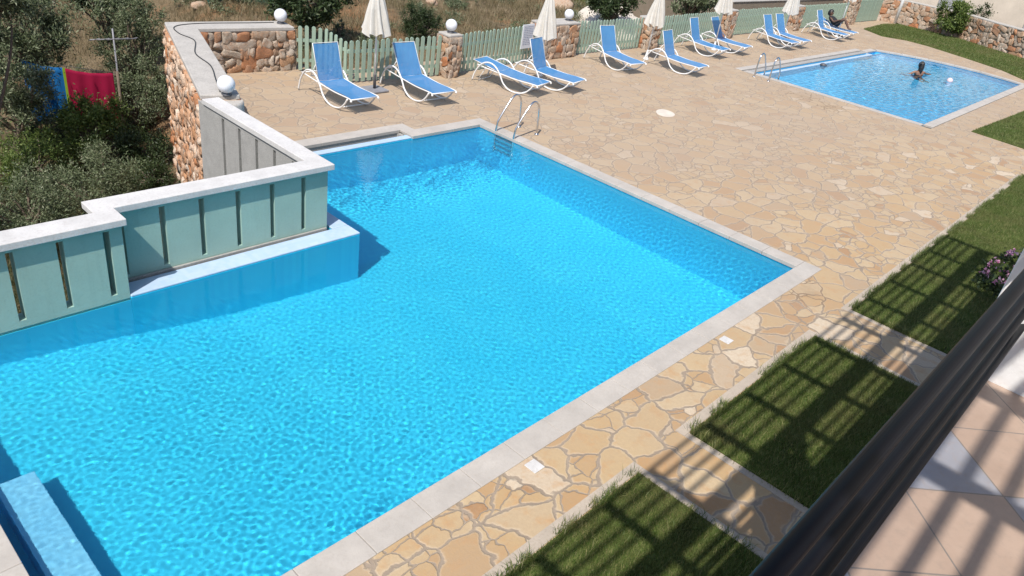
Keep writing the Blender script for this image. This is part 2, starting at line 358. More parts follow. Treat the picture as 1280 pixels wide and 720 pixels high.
def rubble(faces, size, depth=.055, sub=3, rough=.2, pack=.56):
    """Stones covering rectangular faces: each face = (origin, u vector, v vector, outward normal); returns verts, tris."""
    V, F, off = [], [], 0; bv, bf = ico(sub)
    for o, u, v, n in faces:
        o, u, v, n = map(lambda q: np.array(q, float), (o, u, v, n)); lu, lv = np.linalg.norm(u), np.linalg.norm(v)
        uu, vv = u / lu, v / lv; rows = max(1, round(lv / (size * .8)))
        for r in range(rows):
            x = -rng.uniform(0, size * .5)
            while x < lu:
                w = size * rng.choice([rng.uniform(.4, .8), rng.uniform(.8, 1.8)]); h = lv / rows * rng.uniform(.8, 1.5)
                cx = x + w / 2; cy = (r + .5) * lv / rows + rng.normal(0, .08) * h
                if -w * .1 < cx < lu + w * .1:
                    half = min(w / 2, cx + .02, lu - cx + .02) if False else w / 2
                    s = np.sign(bv) * np.abs(bv) ** .6
                    q = s + rng.normal(0, rough, (1, 3)) * 0
                    ph = rng.uniform(0, 6.28, 3); q = q * (1 + rough * (np.sin(bv @ rng.normal(0, 2.2, 3) + ph[0]) + .6 * np.sin(bv @ rng.normal(0, 4.5, 3) + ph[1]) + .3 * np.sin(bv @ rng.normal(0, 9, 3) + ph[2]))[:, None])
                    a = rng.normal(0, .22); ca, sa = math.cos(a), math.sin(a)
                    lx = q[:, 0] * half * pack * 1.9 / 1.0; ly = q[:, 1] * h * pack * .98
                    lx, ly = lx * ca - ly * sa, lx * sa + ly * ca
                    lx = np.clip(cx + lx * .93, -.01, lu + .01); ly = np.clip(cy + ly, -.02, lv + .01)
                    d = q[:, 2] * depth * rng.uniform(.7, 1.3)
                    V.append(o + np.outer(lx, uu) + np.outer(ly, vv) + np.outer(d, n)); F.append(bf + off); off += len(bv)
                x += w * .96
    return np.concatenate(V), np.concatenate(F)
def leaves(cent, count, spread, L, W, up=.3, flat=1.0):
    """Leaf quads scattered round clump centres."""
    n = len(cent) * count
    c = np.repeat(cent, count, 0); d = rng.normal(0, 1, (n, 3)); d /= np.linalg.norm(d, axis=1)[:, None]
    rad = np.abs(rng.normal(0, 1, n))[:, None] ** .8
    sp = spread if np.isscalar(spread) else np.repeat(np.asarray(spread), count)[:, None]
    p = c + d * rad * sp * np.array([1, 1, flat])
    ax = d + rng.normal(0, .7, (n, 3)) + np.array([0, 0, up]); ax /= np.linalg.norm(ax, axis=1)[:, None]
    sd = np.cross(ax, rng.normal(0, 1, (n, 3))); sd /= np.linalg.norm(sd, axis=1)[:, None]
    l = L * rng.uniform(.6, 1.3, n)[:, None]; w = W * rng.uniform(.7, 1.2, n)[:, None]
    v = np.stack([p - ax * l / 2, p + sd * w / 2, p + ax * l / 2, p - sd * w / 2], 1).reshape(-1, 3)
    return v, np.arange(n * 4).reshape(-1, 4)
def crown_pts(c, rad, n, shell=.55):
    d = rng.normal(0, 1, (n, 3)); d /= np.linalg.norm(d, axis=1)[:, None]
    r = shell + (1 - shell) * rng.uniform(0, 1, n) ** .6
    lump = 1 + .22 * np.sin(d @ np.array([3.1, 1.7, 2.3]) + rng.uniform(0, 6)) + .15 * np.sin(d @ np.array([-2.0, 5.2, 3.3]) + rng.uniform(0, 6))
    return np.array(c) + d * (r * lump)[:, None] * np.array(rad)
# ------------------------------------------------------------------ camera (solved from the pool's vanishing points)
CAM = Vector((0, 0, 5.0)); FPX = 937.44
MR = Matrix(((0.68379774, -0.27590895, 0.67549604), (-0.71623234, -0.43065879, 0.54913045), (0.1393983, -0.85930627, -0.49209842)))
cd = bpy.data.cameras.new('camera'); co = bpy.data.objects.new('camera', cd); COL.objects.link(co); sc.camera = co
cd.sensor_width = 36; cd.lens = FPX / 1280 * 36; cd.clip_start = .05; cd.clip_end = 2000
rot = Matrix((MR.col[0], -MR.col[1], -MR.col[2])).transposed()
co.matrix_world = Matrix.Translation(CAM) @ rot.to_4x4()
def G(px, py, z=0.0):       # where a sight line meets a height, used to survey positions
    d = MR @ Vector((px - 640, py - 360, FPX)); t = (z - CAM.z) / d.z; return CAM + d * t
def GH(px, py):             # sight line met with the hillside
    z = 0.0
    for _ in range(25): p = G(px, py, z); z = .5 * z + .5 * float(hill(p.x, p.y))
    return p
def px2m(p, r): return r * (Vector(p) - CAM).dot(MR.col[2]) / FPX
# ------------------------------------------------------------------ world and sun
EL, AZ = R(55), R(25)
w = bpy.data.worlds.new("World"); sc.world = w; w.use_nodes = True
nt = w.node_tree; sky = nt.nodes.new('ShaderNodeTexSky'); sky.sky_type = 'NISHITA'; sky.sun_disc = False
sky.sun_elevation = EL; sky.sun_rotation = math.pi / 2 - (AZ + math.pi); sky.air_density = 1.0; sky.dust_density = 1.2
nt.links.new(sky.outputs[0], nt.nodes['Background'].inputs[0]); nt.nodes['Background'].inputs[1].default_value = .12
sl = bpy.data.lights.new('sun', 'SUN'); sl.energy = 4.2; sl.angle = R(.53); sl.color = (1, .95, .87)
so = bpy.data.objects.new('sun', sl); COL.objects.link(so); so.location = (-20, -10, 30)
so.rotation_euler = Vector((math.cos(AZ) * math.cos(EL), math.sin(AZ) * math.cos(EL), -math.sin(EL))).to_track_quat('-Z', 'Y').to_euler()
sl.cycles.is_caustics_light = True
# ------------------------------------------------------------------ terrain
def sstep(x, a, b): t = np.clip((x - a) / (b - a), 0, 1); return t * t * (3 - 2 * t)
def hill(x, y):
    x = np.asarray(x, float); y = np.asarray(y, float)
    left = -2.5 + 2.3 * sstep(y, 17, 34)
    right = -.18 + .05 * np.clip(y - 15, 0, 40) * .5 + .1 * np.sin(x * .7) * np.sin(y * .5 + 1)
    k = sstep(x - .25 * (y - 16), 6.4, 10.5)
    z = left * (1 - k) + right * k + .12 * np.sin(x * 1.3 + 2) * np.sin(y * 1.1)
    under = (sstep(y, 15.0, 14.2) * sstep(x, 5.2, 6.2)); under = np.maximum(under, sstep(y, 8.9, 8.3) * np.ones_like(x))
    return z * (1 - under) - 3.2 * under
gx = np.concatenate([np.linspace(-300, -14, 14), np.arange(-12, 60, .5), np.linspace(61, 400, 16)])
gy = np.concatenate([np.linspace(-300, -12, 12), np.arange(-10, 48, .5), np.linspace(49, 400, 16)])
X, Y = np.meshgrid(gx, gy, indexing='ij'); Z = hill(X, Y) + rng.normal(0, .03, X.shape)
idx = np.arange(X.size).reshape(X.shape)
fq = np.stack([idx[:-1, :-1], idx[1:, :-1], idx[1:, 1:], idx[:-1, 1:]], -1).reshape(-1, 4)
struct(link('ground', npmesh('ground', np.stack([X, Y, Z], -1).reshape(-1, 3), fq), M['terrain'], smooth=True))
# ------------------------------------------------------------------ pools
PX0, PX1, PY0, PY1 = .69, 11.37, 3.47, 10.85
SX0, SX1, SY0, SY1 = 24.32, 37.0, 5.45, 11.1
curve = [(36.0, 11.1), (36.7, 10.2), (37.2, 9.2), (37.45, 8.2), (37.5, 7.2), (37.35, 6.3), (37.1, 5.45)]
spool = [(SX0, SY0)] + curve[::-1] + [(SX0, SY1)]
def offset(poly, d):
    out = []; n = len(poly)
    for i in range(n):
        p, a, b = Vector(poly[i]), Vector(poly[i - 1]), Vector(poly[(i + 1) % n])
        e1 = (p - a).normalized(); e2 = (b - p).normalized(); n1 = Vector((e1.y, -e1.x)); n2 = Vector((e2.y, -e2.x))
        m = (n1 + n2).normalized(); out.append(tuple(p + m * d / max(.35, m.dot(n1))))
    return out
spool_out = offset(spool, .27)
mpool_out = [(.39, 3.19), (11.66, 3.19), (11.66, 11.14), (9.8, 11.14), (9.8, 11.52), (5.9, 11.52), (5.9, 8.35), (.39, 8.35)]
deck = flat_poly('deck_paving', [[(-6, -2.0), (47.6, -2.0), (47.6, 15.6), (10.6, 15.3), (10.2, 16.0), (7.5, 16.0), (5.95, 11.5), (9.8, 11.5), (9.8, 11.12), (11.64, 11.12), (11.64, 3.21), (.41, 3.21), (.41, 8.2), (-6, 8.2)], spool_out], 0, M['flag'], .25)
struct(deck)
# main basin: floor sloping down to the right, walls
bm = bmesh.new()
def fz(x): return float(np.interp(x, [.69, 2.2, 4, 6, 9, 11.4], [-.66, -.88, -1.3, -1.55, -1.98, -2.05]))
xs = [PX0 - .02, 2.2, 4, 6, 9, PX1 + .02]
for a, b in zip(xs, xs[1:]):
    ye = 8.1 if b <= 6 else PY1 + .1
    q = [bm.verts.new(p) for p in ((a, PY0 - .02, fz(a)), (b, PY0 - .02, fz(b)), (b, ye, fz(b)), (a, ye, fz(a)))]; bm.faces.new(q)
ZT = -.05
box(bm, (PX0 - .25, PY0 - .25, -2.3), (PX1 + .25, PY0, ZT)); box(bm, (PX1, PY0 + .001, -2.3), (PX1 + .25, PY1 + .25, ZT))
box(bm, (PX0 - .25, PY0 + .001, -2.3), (PX0, 8.2, ZT)); box(bm, (9.5, PY1, -2.3), (PX1 - .001, PY1 + .25, ZT))
box(bm, (PX0 + .001, 8.0, -2.3), (2.86, 8.16, -.12)); box(bm, (2.862, 7.988, -2.3), (6.127, 8.28, -.052)); box(bm, (5.87, 8.283, -2.3), (6.125, 10.862, -.052)); box(bm, (5.935, 10.866, -2.3), (9.497, 11.01, -.052))
bmesh.ops.recalc_face_normals(bm, faces=[f for f in bm.faces if len(f.verts) == 4 and False])
basin = struct(bmobj('pool_basin', bm, M['pool']))
bm = bmesh.new()   # weir wall whose crest stands at water level, round the wing wall and along the back
box(bm, (2.862, 7.985, -.051), (6.13, 8.285, -.022), .01); box(bm, (5.865, 8.288, -.051), (6.128, 10.86, -.022), .01); box(bm, (5.93, 10.863, -.051), (9.497, 11.02, -.022), .01)
weir = struct(bmobj('pool_weir', bm, M['shelf']))
bm = bmesh.new()   # gutter behind the weir
box(bm, (2.87, 8.288, -.5), (5.86, 8.342, -.1)); box(bm, (5.803, 8.344, -.5), (5.862, 11.02, -.1)); box(bm, (5.81, 11.023, -.5), (9.497, 11.25, -.2))
box(bm, (5.81, 11.253, -.6), (9.5, 11.5, -.03)); box(bm, (9.5, 11.13, -.6), (9.78, 11.5, -.03)); box(bm, (9.44, 11.024, -.198), (9.497, 11.25, -.06))
struct(bmobj('pool_gutter', bm, M['greycon']))
bm = bmesh.new()   # bench step at the left end
for k in range(40):
    y0 = 2.9 + (5.62 - 2.9) * k / 40; y1 = 2.9 + (5.62 - 2.9) * (k + 1) / 40
    box(bm, (.87, y0, -1.5), (1.22, y1 - .0005, -.32))
bm.free(); bm = bmesh.new(); box(bm, (.83, PY0 + .003, -.9), (1.14, 5.95, -.33), .006)
step = struct(bmobj('pool_step', bm, M['pstep']))
# coping slabs
def slabs(bm, a, b, wdt, z0=-.052, z1=.012, L=.6, side=1):
    a, b = Vector(a), Vector(b); d = (b - a); ln = d.length; d.normalize(); n = Vector((d.y, -d.x)) * side
    k = max(1, round(ln / L))
    for i in range(k):
        p = a + d * (ln * i / k + .002); q = a + d * (ln * (i + 1) / k - .002)
        pts = [p, q, q + n * wdt, p + n * wdt]; j = random.uniform(-.0015, .0015)
        vs = [bm.verts.new((*t, z0)) for t in pts] + [bm.verts.new((*t, z1 + j)) for t in pts]
        fs = [bm.faces.new([vs[m] for m in f]) for f in ((3, 2, 1, 0), (4, 5, 6, 7), (0, 1, 5, 4), (1, 2, 6, 5), (2, 3, 7, 6), (3, 0, 4, 7))]
        bmesh.ops.recalc_face_normals(bm, faces=fs)
        bmesh.ops.bevel(bm, geom=list({e for f in fs for e in f.edges}), offset=.006, segments=2, affect='EDGES', profile=.5)
bm = bmesh.new()
slabs(bm, (PX0 - .3, PY0 + .02), (PX1 + .3, PY0 + .02), .30)
slabs(bm, (PX1 - .02, PY0 + .023), (PX1 - .02, PY1 - .023), .31)
slabs(bm, (9.5, PY1 - .02), (PX1 + .29, PY1 - .02), .32, side=-1)
slabs(bm, (9.5, 11.143), (9.5, 11.53), .30); slabs(bm, (5.85, 11.235), (9.497, 11.235), .30, side=-1)
slabs(bm, (PX0 + .02, PY0 + .023), (PX0 + .02, 7.98), .31, side=-1)
coping = struct(bmobj('pool_coping', bm, M['coping']))
bm = bmesh.new()
sp_in = offset(spool, -.02)
for i in range(len(sp_in)):
    a, b = sp_in[i], sp_in[(i + 1) % len(sp_in)]
    if i == len(sp_in) - 1: slabs(bm, (a[0], a[1] + .2), b, .26); continue
    if i == len(sp_in) - 2: slabs(bm, (34.9, a[1]), (36.0, a[1]), .28, side=1 if False else -1); slabs(bm, (SX0 - .2, 11.36), (34.9, 11.36), .26, side=-1); continue
    slabs(bm, a, b, .27)
struct(bmobj('shallow_pool_coping', bm, M['coping']))
bm = bmesh.new()
fl = [bm.verts.new((x, y, -1.0)) for x, y in spool]; tp = [bm.verts.new((x, y, -.05)) for x, y in spool]; n = len(spool)
bm.faces.new(fl)
for i in range(n): bm.faces.new((fl[i], fl[(i + 1) % n], tp[(i + 1) % n], tp[i]))
for f in bm.faces: f.normal_update()
basin2 = struct(bmobj('shallow_pool_basin', bm, M['pool2']))
bm = bmesh.new(); box(bm, (SX0 + .01, 10.84, -.09), (34.9, 10.98, -.045), .01); box(bm, (34.86, 10.983, -.3), (34.9, 11.2, -.05)); box(bm, (SX0 + .012, 10.845, -1), (34.89, 10.975, -.091)); weir2 = struct(bmobj('shallow_pool_weir', bm, M['shelf']))
bm = bmesh.new(); box(bm, (SX0 - .18, 10.985, -.5), (34.85, 11.1, -.22)); box(bm, (SX0 - .18, 11.11, -.5), (34.85, 11.34, -.03)); struct(bmobj('shallow_pool_gutter', bm, M['greycon']))
# water surfaces: real ripples
def waves(X, Y, seed, amp, lmax, lmin):
    r = np.random.default_rng(seed); Z = np.zeros_like(X)
    for i in range(70):
        lam = math.exp(r.uniform(math.log(lmin), math.log(lmax))); a = r.normal(1.15, .85); k = 2 * np.pi / lam
        Z += lam * np.sin(k * (X * np.cos(a) + Y * np.sin(a)) + r.uniform(0, 6.28) + .8 * np.sin(1.3 * X + 2.1 * Y + i))
    return Z * amp
def water(name, x0, x1, y0, y1, st, z, seed, ampf, keep, lmax=.15, ampfine=None):
    X, Y = np.meshgrid(np.arange(x0, x1 + st, st), np.arange(y0, y1 + st, st), indexing='ij')
    Zw = waves(X, Y, seed, 1, lmax, st * 4) * ampf(X, Y) + z
    if ampfine: Zw += waves(X, Y, seed + 9, 1, st * 7, st * 3.2) * ampfine(X, Y)
    idx = np.arange(X.size).reshape(X.shape)
    cx = (X[:-1, :-1] + X[1:, 1:]) / 2; cy = (Y[:-1, :-1] + Y[1:, 1:]) / 2; k = keep(cx, cy)
    f = np.stack([idx[:-1, :-1], idx[1:, :-1], idx[1:, 1:], idx[:-1, 1:]], -1)[k]
    v = np.stack([X, Y, Zw], -1).reshape(-1, 3)
    u, inv = np.unique(f, return_inverse=True)
    o = struct(link(name, npmesh(name, v[u], inv.reshape(f.shape)), M['water'], smooth=True)); o.cycles.is_caustics_caster = True; return o
water('water', PX0 - .02, PX1 + .02, PY0 - .02, PY1 + .04, .0135, -.062, 3,
      lambda x, y: .00014 + .00018 * sstep(x + .35 * y, 8, 3.5) + .00005 * sstep(y, 5, 3.6) + .0003 * sstep(x, 10, 11.2) + .0004 * sstep(y, 8.8, 10.2),
      lambda x, y: ((y < 8.02) | (x > 6.1)) & ((x > 9.45) | (y < 10.9)), ampfine=lambda x, y: .00005 + .00038 * sstep(x + .35 * y, 8.5, 3.5))
water('shallow_water', SX0 - .02, 37.6, SY0 - .02, SY1 - .1, .035, -.06, 5, lambda x, y: .0011 + 0 * x,
      lambda x, y: (x < np.interp(y, [5.45, 6.3, 7.2, 8.2, 9.2, 10.2, 11.1], [37.12, 37.37, 37.52, 37.47, 37.22, 36.72, 36.05])) & (y < 10.86), .42)
for o in (basin, weir, step, basin2, weir2): o.cycles.is_caustics_receiver = True
# ------------------------------------------------------------------ lawns with grass
KERB = bmesh.new()
def blades(n, sampler, h, wd, lean=.35):
    p = sampler(n); n = len(p); a = rng.uniform(0, 6.283, n); hh = h * rng.uniform(.55, 1.25, n)
    s = np.stack([np.cos(a), np.sin(a), 0 * a], 1) * wd / 2; le = rng.normal(0, lean, (n, 2)) * hh[:, None]
    m = p + np.column_stack([le * .35, hh * .6]); t = p + np.column_stack([le, hh])
    v = np.stack([p - s, p + s, m + s * .7, m - s * .7, t], 1).reshape(-1, 3)
    b = np.arange(n)[:, None] * 5
    return v, np.concatenate([np.concatenate([b, b + 1, b + 2, b + 3], 1), np.concatenate([b + 3, b + 2, b + 4, b + 4], 1)])
def grassobj(name, v, f, mat):
    q = f[f[:, 2] != f[:, 3]]; t = f[f[:, 2] == f[:, 3]][:, :3]
    tr = np.concatenate([q[:, [0, 1, 2]], q[:, [0, 2, 3]], t]); return struct(link(name, npmesh(name, v, tr), mat), 'stuff')
LAWNS = [(-1.0, 5.30, -.9, 2.36, 9000), (6.27, 9.50, -.9, 2.36, 9000), (10.75, 21.9, -.9, 2.33, 5200)]
GV, GF, off = [], [], 0
for x0, x1, y0, y1, dens in LAWNS:
    struct(flat_poly('lawn', [[(x0, y0), (x1, y0), (x1, y1), (x0, y1)]], .016, M['lawn'], .02))
    def smp(n):
        x = rng.uniform(x0, x1, n); y = rng.uniform(max(y0, .55), y1, n)
        return np.column_stack([x, y, np.full(n, .015)])
    def edge(n):
        k = rng.random(n) < .72; x = np.where(k, rng.uniform(x0, x1, n), rng.choice([x0, x1], n) + rng.normal(0, .03, n)); y = np.where(k, y1 + rng.normal(0, .03, n), rng.uniform(.6, y1, n))
        keep = noise_mask(x, y) > .42; return np.column_stack([x, y, np.full(n, .012)])[keep]
    def noise_mask(x, y): return .5 + .5 * np.sin(x * 7.3 + 2 * np.sin(x * 2.9)) * np.cos(y * 5 + x)
    area = (x1 - max(x0, 2.5)) * (y1 - .55); x0s = x0; x0 = max(x0, 2.5)
    for v, f in (blades(int(area * dens), smp, .045, .005), blades(int((x1 - x0) * 700), edge, .085, .006, .55)):
        GV.append(v); GF.append(f + off); off += len(v)
    # kerb strip round the lawn
    box(KERB, (x0s - .10, y1 + .015, -.05), (x1 + .10, y1 + .13, .008)); box(KERB, (x1 + .012, y0, -.05), (x1 + .10, y1 + .012, .008)); box(KERB, (x0s - .10, y0, -.05), (x0s - .012, y1 + .012, .008))
struct(bmobj('lawn_kerb', KERB, M['mortar2']))
side = [(25.3, 4.40), (31, 4.15), (37, 3.7), (43, 3.0), (43, -1.5), (22.9, -1.5), (22.9, 1.2), (25.1, 2.95)]
farl = [(45.9, 14.3), (41.9, 13.9), (40.9, 12.6), (41.6, 11.6), (41.5, 10.6), (40.6, 8.6), (39.6, 6.8), (38.3, 5.6), (38.0, 4.6), (44.2, 4.2), (45.4, 7.0), (46.4, 9.0), (47.55, 10.8), (47.5, 14.0)]
for nm, poly, dens, h, wd in (('lawn', side, 1500, .05, .009), ('lawn', farl, 1000, .06, .014)):
    struct(flat_poly(nm, [poly], .016, M['lawn'], .02))
    tri = tessellate_polygon([[Vector((*p, 0)) for p in poly]]); P = np.array(poly)
    for t in tri:
        a, b, c = P[list(t)]; ar = abs(np.cross(b - a, c - a)) / 2; k = int(ar * dens)
        if k < 1: continue
        r1, r2 = rng.random(k), rng.random(k); s = np.sqrt(r1)
        q = (1 - s)[:, None] * a + (s * (1 - r2))[:, None] * b + (s * r2)[:, None] * c
        v, f = blades(k, lambda n: np.column_stack([q, np.full(n, .015)]), h, wd); GV.append(v); GF.append(f + off); off += len(v)
grassobj('grass', np.concatenate(GV), np.concatenate(GF), M['grass'])
# ------------------------------------------------------------------ wing wall (green panels, white coping)
def wing():
    t = thing('wing_wall', 'green panelled pool wall with open slots and a white coping, stepping back in the middle', 'wall', (2.88, 8.2, -.1))
    bm = bmesh.new()
    def run(axis, a0, a1, f, bk, slots, lo=.03, hi=.84, base=-2.9, top=.90, sw=.07):
        def bx(u0, u1, z0, z1, f_=f, b_=bk):
            if axis == 'x': box(bm, (u0, f_, z0), (u1, b_, z1))
            else: box(bm, (f_, u0, z0), (b_, u1, z1))
        bx(a0, a1, base, lo); bx(a0, a1, hi, top)
        e = [a0] + [q for s in slots for q in (s - sw / 2, s + sw / 2)] + [a1]
        for u0, u1 in zip(e[::2], e[1::2]): bx(u0, u1, lo + .0005, hi - .0005)
    run('x', -3.0, 2.86, 8.01, 8.17, [-1.6, -1.15, -.7, -.25, .2, .72, 1.25, 1.75, 2.22, 2.69], lo=.02)
    run('x', 2.70, 5.80, 8.345, 8.50, [2.97, 3.46, 3.95, 4.44, 4.93, 5.41], lo=.05)
    bmobj('wall', bm, M['green'], t, True)
    bm = bmesh.new(); box(bm, (2.70, 8.172, -2.9), (2.858, 8.343, .899)); bmobj('wall', bm, M['green'], t, True)
    # return wall: rendered concrete outside, green inside the slots
    bm = bmesh.new(); run('y', 8.503, 11.68, 5.60, 5.797, [8.9, 9.4, 9.9, 10.4, 10.9], lo=-.35, sw=.075); bmobj('return_wall', bm, M['greycon'], t, True)
    bm = bmesh.new()
    for y in [8.9, 9.4, 9.9, 10.4, 10.9]: box(bm, (5.70, y - .036, -.34), (5.73, y + .036, .83))
    bmobj('slot_backing', bm, M['green'], t, True)
    bm = bmesh.new()
    for x0, x1 in ((2.90, 5.78),): box(bm, (x0, 8.31, -.19), (x1, 8.342, -.0), .004)
    bmobj('plinth', bm, M['greycon'], t, True)
    bm = bmesh.new()
    pts = [(-3.2, 7.93), (2.895, 7.93), (2.895, 8.265), (5.86, 8.265), (5.86, 11.5), (5.57, 11.5), (5.57, 8.575), (2.665, 8.575), (2.665, 8.24), (-3.2, 8.24)]
    bot = [bm.verts.new((*p, .902)) for p in pts]; tp = [bm.verts.new((*p, .985)) for p in pts]; n = len(pts)
    bm.faces.new(tp); bm.faces.new(bot[::-1])
    for i in range(n): bm.faces.new((bot[i], bot[(i + 1) % n], tp[(i + 1) % n], tp[i]))
    bmesh.ops.recalc_face_normals(bm, faces=bm.faces)
    bmesh.ops.bevel(bm, geom=[e for e in bm.edges], offset=.008, segments=2, affect='EDGES', profile=.5)
    bmobj('coping', bm, M['white'], t, True)
wing()
# ------------------------------------------------------------------ stone parapet
def V2(a): return np.array(a, float)
def stone_wall(name, label, pts, thick, ztop, zbot, size, size_out=None, cap=.07, group=None, capmat='capcon', mats=('stone', 'stone'), over=.03, cap_round=False):
    """pts: inner-face polyline (left side of travel is outside)."""
    c = np.mean(np.array(pts), 0); t = thing(name, label, 'wall', (c[0], c[1], zbot), 0, group)
    P = [Vector(p) for p in pts]; O = []
    for i, p in enumerate(P):
        d1 = (P[i] - P[i - 1]).normalized() if i else (P[1] - P[0]).normalized(); d2 = (P[i + 1] - P[i]).normalized() if i < len(P) - 1 else d1
        n1 = Vector((-d1.y, d1.x)); n2 = Vector((-d2.y, d2.x)); m = (n1 + n2).normalized(); O.append(p + m * thick / max(.4, m.dot(n1)))
    bm = bmesh.new()
    for i in range(len(P) - 1):
        q = [P[i], P[i + 1], O[i + 1], O[i]]
        vs = [bm.verts.new((*s, zbot)) for s in q] + [bm.verts.new((*s, ztop - cap)) for s in q]
        for f in ((4, 5, 6, 7), (0, 1, 5, 4), (1, 2, 6, 5), (2, 3, 7, 6), (3, 0, 4, 7)): bm.faces.new([vs[k] for k in f])
    bmesh.ops.recalc_face_normals(bm, faces=bm.faces); core = bmobj('mortar_core', bm, M['mortar'], t, True)
    fi, fo = [], []
    for i in range(len(P) - 1):
        a, b = P[i], P[i + 1]; d = (b - a).normalized(); n = Vector((-d.y, d.x))
        fi.append(((*a, max(zbot, -.05)), (*(b - a), 0), (0, 0, ztop - cap - max(zbot, -.05)), (-n.x, -n.y, 0)))
        a, b = O[i], O[i + 1]; fo.append(((*a, zbot), (*(b - a), 0), (0, 0, ztop - cap - zbot), (n.x, n.y, 0)))
    for i, s in ((0, -1), (-1, 1)):
        a, b = P[i], O[i]; d = ((P[1] - P[0]) if i == 0 else (P[-1] - P[-2])).normalized() * s
        fi.append(((*a, max(zbot, -.05)), (*(b - a), 0), (0, 0, ztop - cap - max(zbot, -.05)), (d.x, d.y, 0)))
    v, f = rubble(fi, size); link('stone_facing', npmesh('stone_facing', v, f), M[mats[0]], t, True)
    if size_out: v, f = rubble(fo, size_out, .07, 2, .38); link('outer_facing', npmesh('outer_facing', v, f), M[mats[1]], t, True)
    if cap:
        bm = bmesh.new(); n = len(P); lp = [p for p in P] + [p for p in O[::-1]]
        ex = []
        for i, p in enumerate(lp):
            o = (O + [])[i] if i < n else P[2 * n - 1 - i]; ex.append(p + (p - o).normalized() * over)
        b0 = [bm.verts.new((*p, ztop - cap + .002)) for p in ex]; b1 = [bm.verts.new((*p, ztop)) for p in ex]
        bm.faces.new(b1); bm.faces.new(b0[::-1]); m = len(ex)
        for i in range(m): bm.faces.new((b0[i], b0[(i + 1) % m], b1[(i + 1) % m], b1[i]))
        bmesh.ops.recalc_face_normals(bm, faces=bm.faces); bmesh.ops.bevel(bm, geom=[e for e in bm.edges], offset=.018, segments=2, affect='EDGES', profile=.5)
        bmesh.ops.triangulate(bm, faces=[f for f in bm.faces if len(f.verts) > 4]); bmobj('coping', bm, M[capmat], t, True)
    return t
par = stone_wall('parapet_wall', 'L-shaped rubble stone parapet with a rough concrete top in the back left corner', [(6.2, 11.5), (7.68, 15.86), (9.86, 15.62)], .56, .985, -2.9, .25, .2, .09, mats=('stone', 'rust'))
bm = bmesh.new(); lathe(bm, [(.27, -.02), (.27, .86), (.25, .90)], 20, (6.03, 11.56, 0)); bmobj('end_pier', bm, M['capcon'], par, True)
bm = bmesh.new(); tube(bm, smooth_path([(6.0, 11.72, .995), (6.28, 12.4, .99), (6.6, 13.2, .99), (6.72, 14.0, .99), (7.15, 14.9, .99), (7.12, 15.5, .99), (7.3, 16.05, .99), (7.9, 16.22, .99), (9.0, 16.1, .99), (9.6, 16.05, .99)], 6), .012, 6)
tag(bmobj('power_cable', bm, M['cable'], smooth=False), 'thin black cable snaking along the top of the stone parapet', 'cable')
gbm = bmesh.new(); bmesh.ops.create_uvsphere(gbm, u_segments=32, v_segments=20, radius=.145, matrix=Matrix.Translation((0, 0, .185))); gme = bpy.data.meshes.new('globe'); gbm.to_mesh(gme); gbm.free(); gme.polygons.foreach_set('use_smooth', [True] * len(gme.polygons)); gme.materials.append(M['globe'])
gbm = bmesh.new(); lathe(gbm, [(.085, 0), (.085, .02), (.06, .05), (.055, .07)], 20); bme = bpy.data.meshes.new('lamp_base'); gbm.to_mesh(bme); gbm.free(); bme.materials.append(M['dkmetal'])
def lamp(x, y, z, label):
    t = thing('globe_lamp', label, 'lamp', (x, y, z), 0, 'white globe lamps on walls and pillars')
    for n_, m_ in (('globe', gme), ('lamp_base', bme)): o = bpy.data.objects.new(n_, m_); COL.objects.link(o); o.parent = t
lamp(6.05, 11.60, .905 + .06, 'white globe lamp on the round end pier of the stone parapet')
lamp(9.72, 15.95, .985, 'white globe lamp on the stone parapet next to the start of the green fence')
# ------------------------------------------------------------------ fences and pillars
pk = {}
def picket_mesh(h, wd=.095, th=.022):
    k = (round(h, 2), wd)
    if k not in pk:
        bm = bmesh.new(); prof = [(-wd / 2, 0), (wd / 2, 0), (wd / 2, h - wd / 2)] + [(wd / 2 * math.cos(a), h - wd / 2 + wd / 2 * math.sin(a)) for a in [math.pi * q / 8 for q in range(1, 8)]] + [(-wd / 2, h - wd / 2)]
        f = [bm.verts.new((x, -th / 2, z)) for x, z in prof]; b = [bm.verts.new((x, th / 2, z)) for x, z in prof]; n = len(prof)
        bm.faces.new(f); bm.faces.new(b[::-1])
        for i in range(n): bm.faces.new((f[i], f[(i + 1) % n], b[(i + 1) % n], b[i]))
        bmesh.ops.recalc_face_normals(bm, faces=bm.faces)
        me = bpy.data.meshes.new('picket'); bm.to_mesh(me); bm.free(); me.materials.append(M['picket']); pk[k] = me
    return pk[k]
def fence(label, a, b, h0, h1, sp=.16, wd=.095, z=.03):
    a, b = Vector(a), Vector(b); d = b - a; L = d.length; ang = math.atan2(d.y, d.x)
    t = thing('picket_fence', label, 'fence', (a.x, a.y, z), ang, 'sage green picket fences'); n = max(1, int(L / sp))
    for i in range(n):
        h = h0 + (h1 - h0) * ((i + .5) / n) + random.uniform(-.012, .012)
        o = bpy.data.objects.new('picket', picket_mesh(h, wd)); COL.objects.link(o); o.parent = t; o.location = ((i + .5) * L / n, random.uniform(-.003, .003), random.uniform(-.01, .01)); o.rotation_euler = (0, random.gauss(0, .008), 0)
    for zz in (.22, .68):
        bm = bmesh.new(); box(bm, (0, .014, zz - .035), (L, .05, zz + .035)); bmobj('rail', bm, M['picket'], t)
fence('short run of four tall widely spaced pickets beside the stone parapet', (9.86, 15.50), (10.42, 15.28), 1.0, 1.0, .145, .085)
fence('short picket run stepping down in height behind the first lounger', (10.40, 15.22), (10.46, 14.36), 1.04, .86, .17)
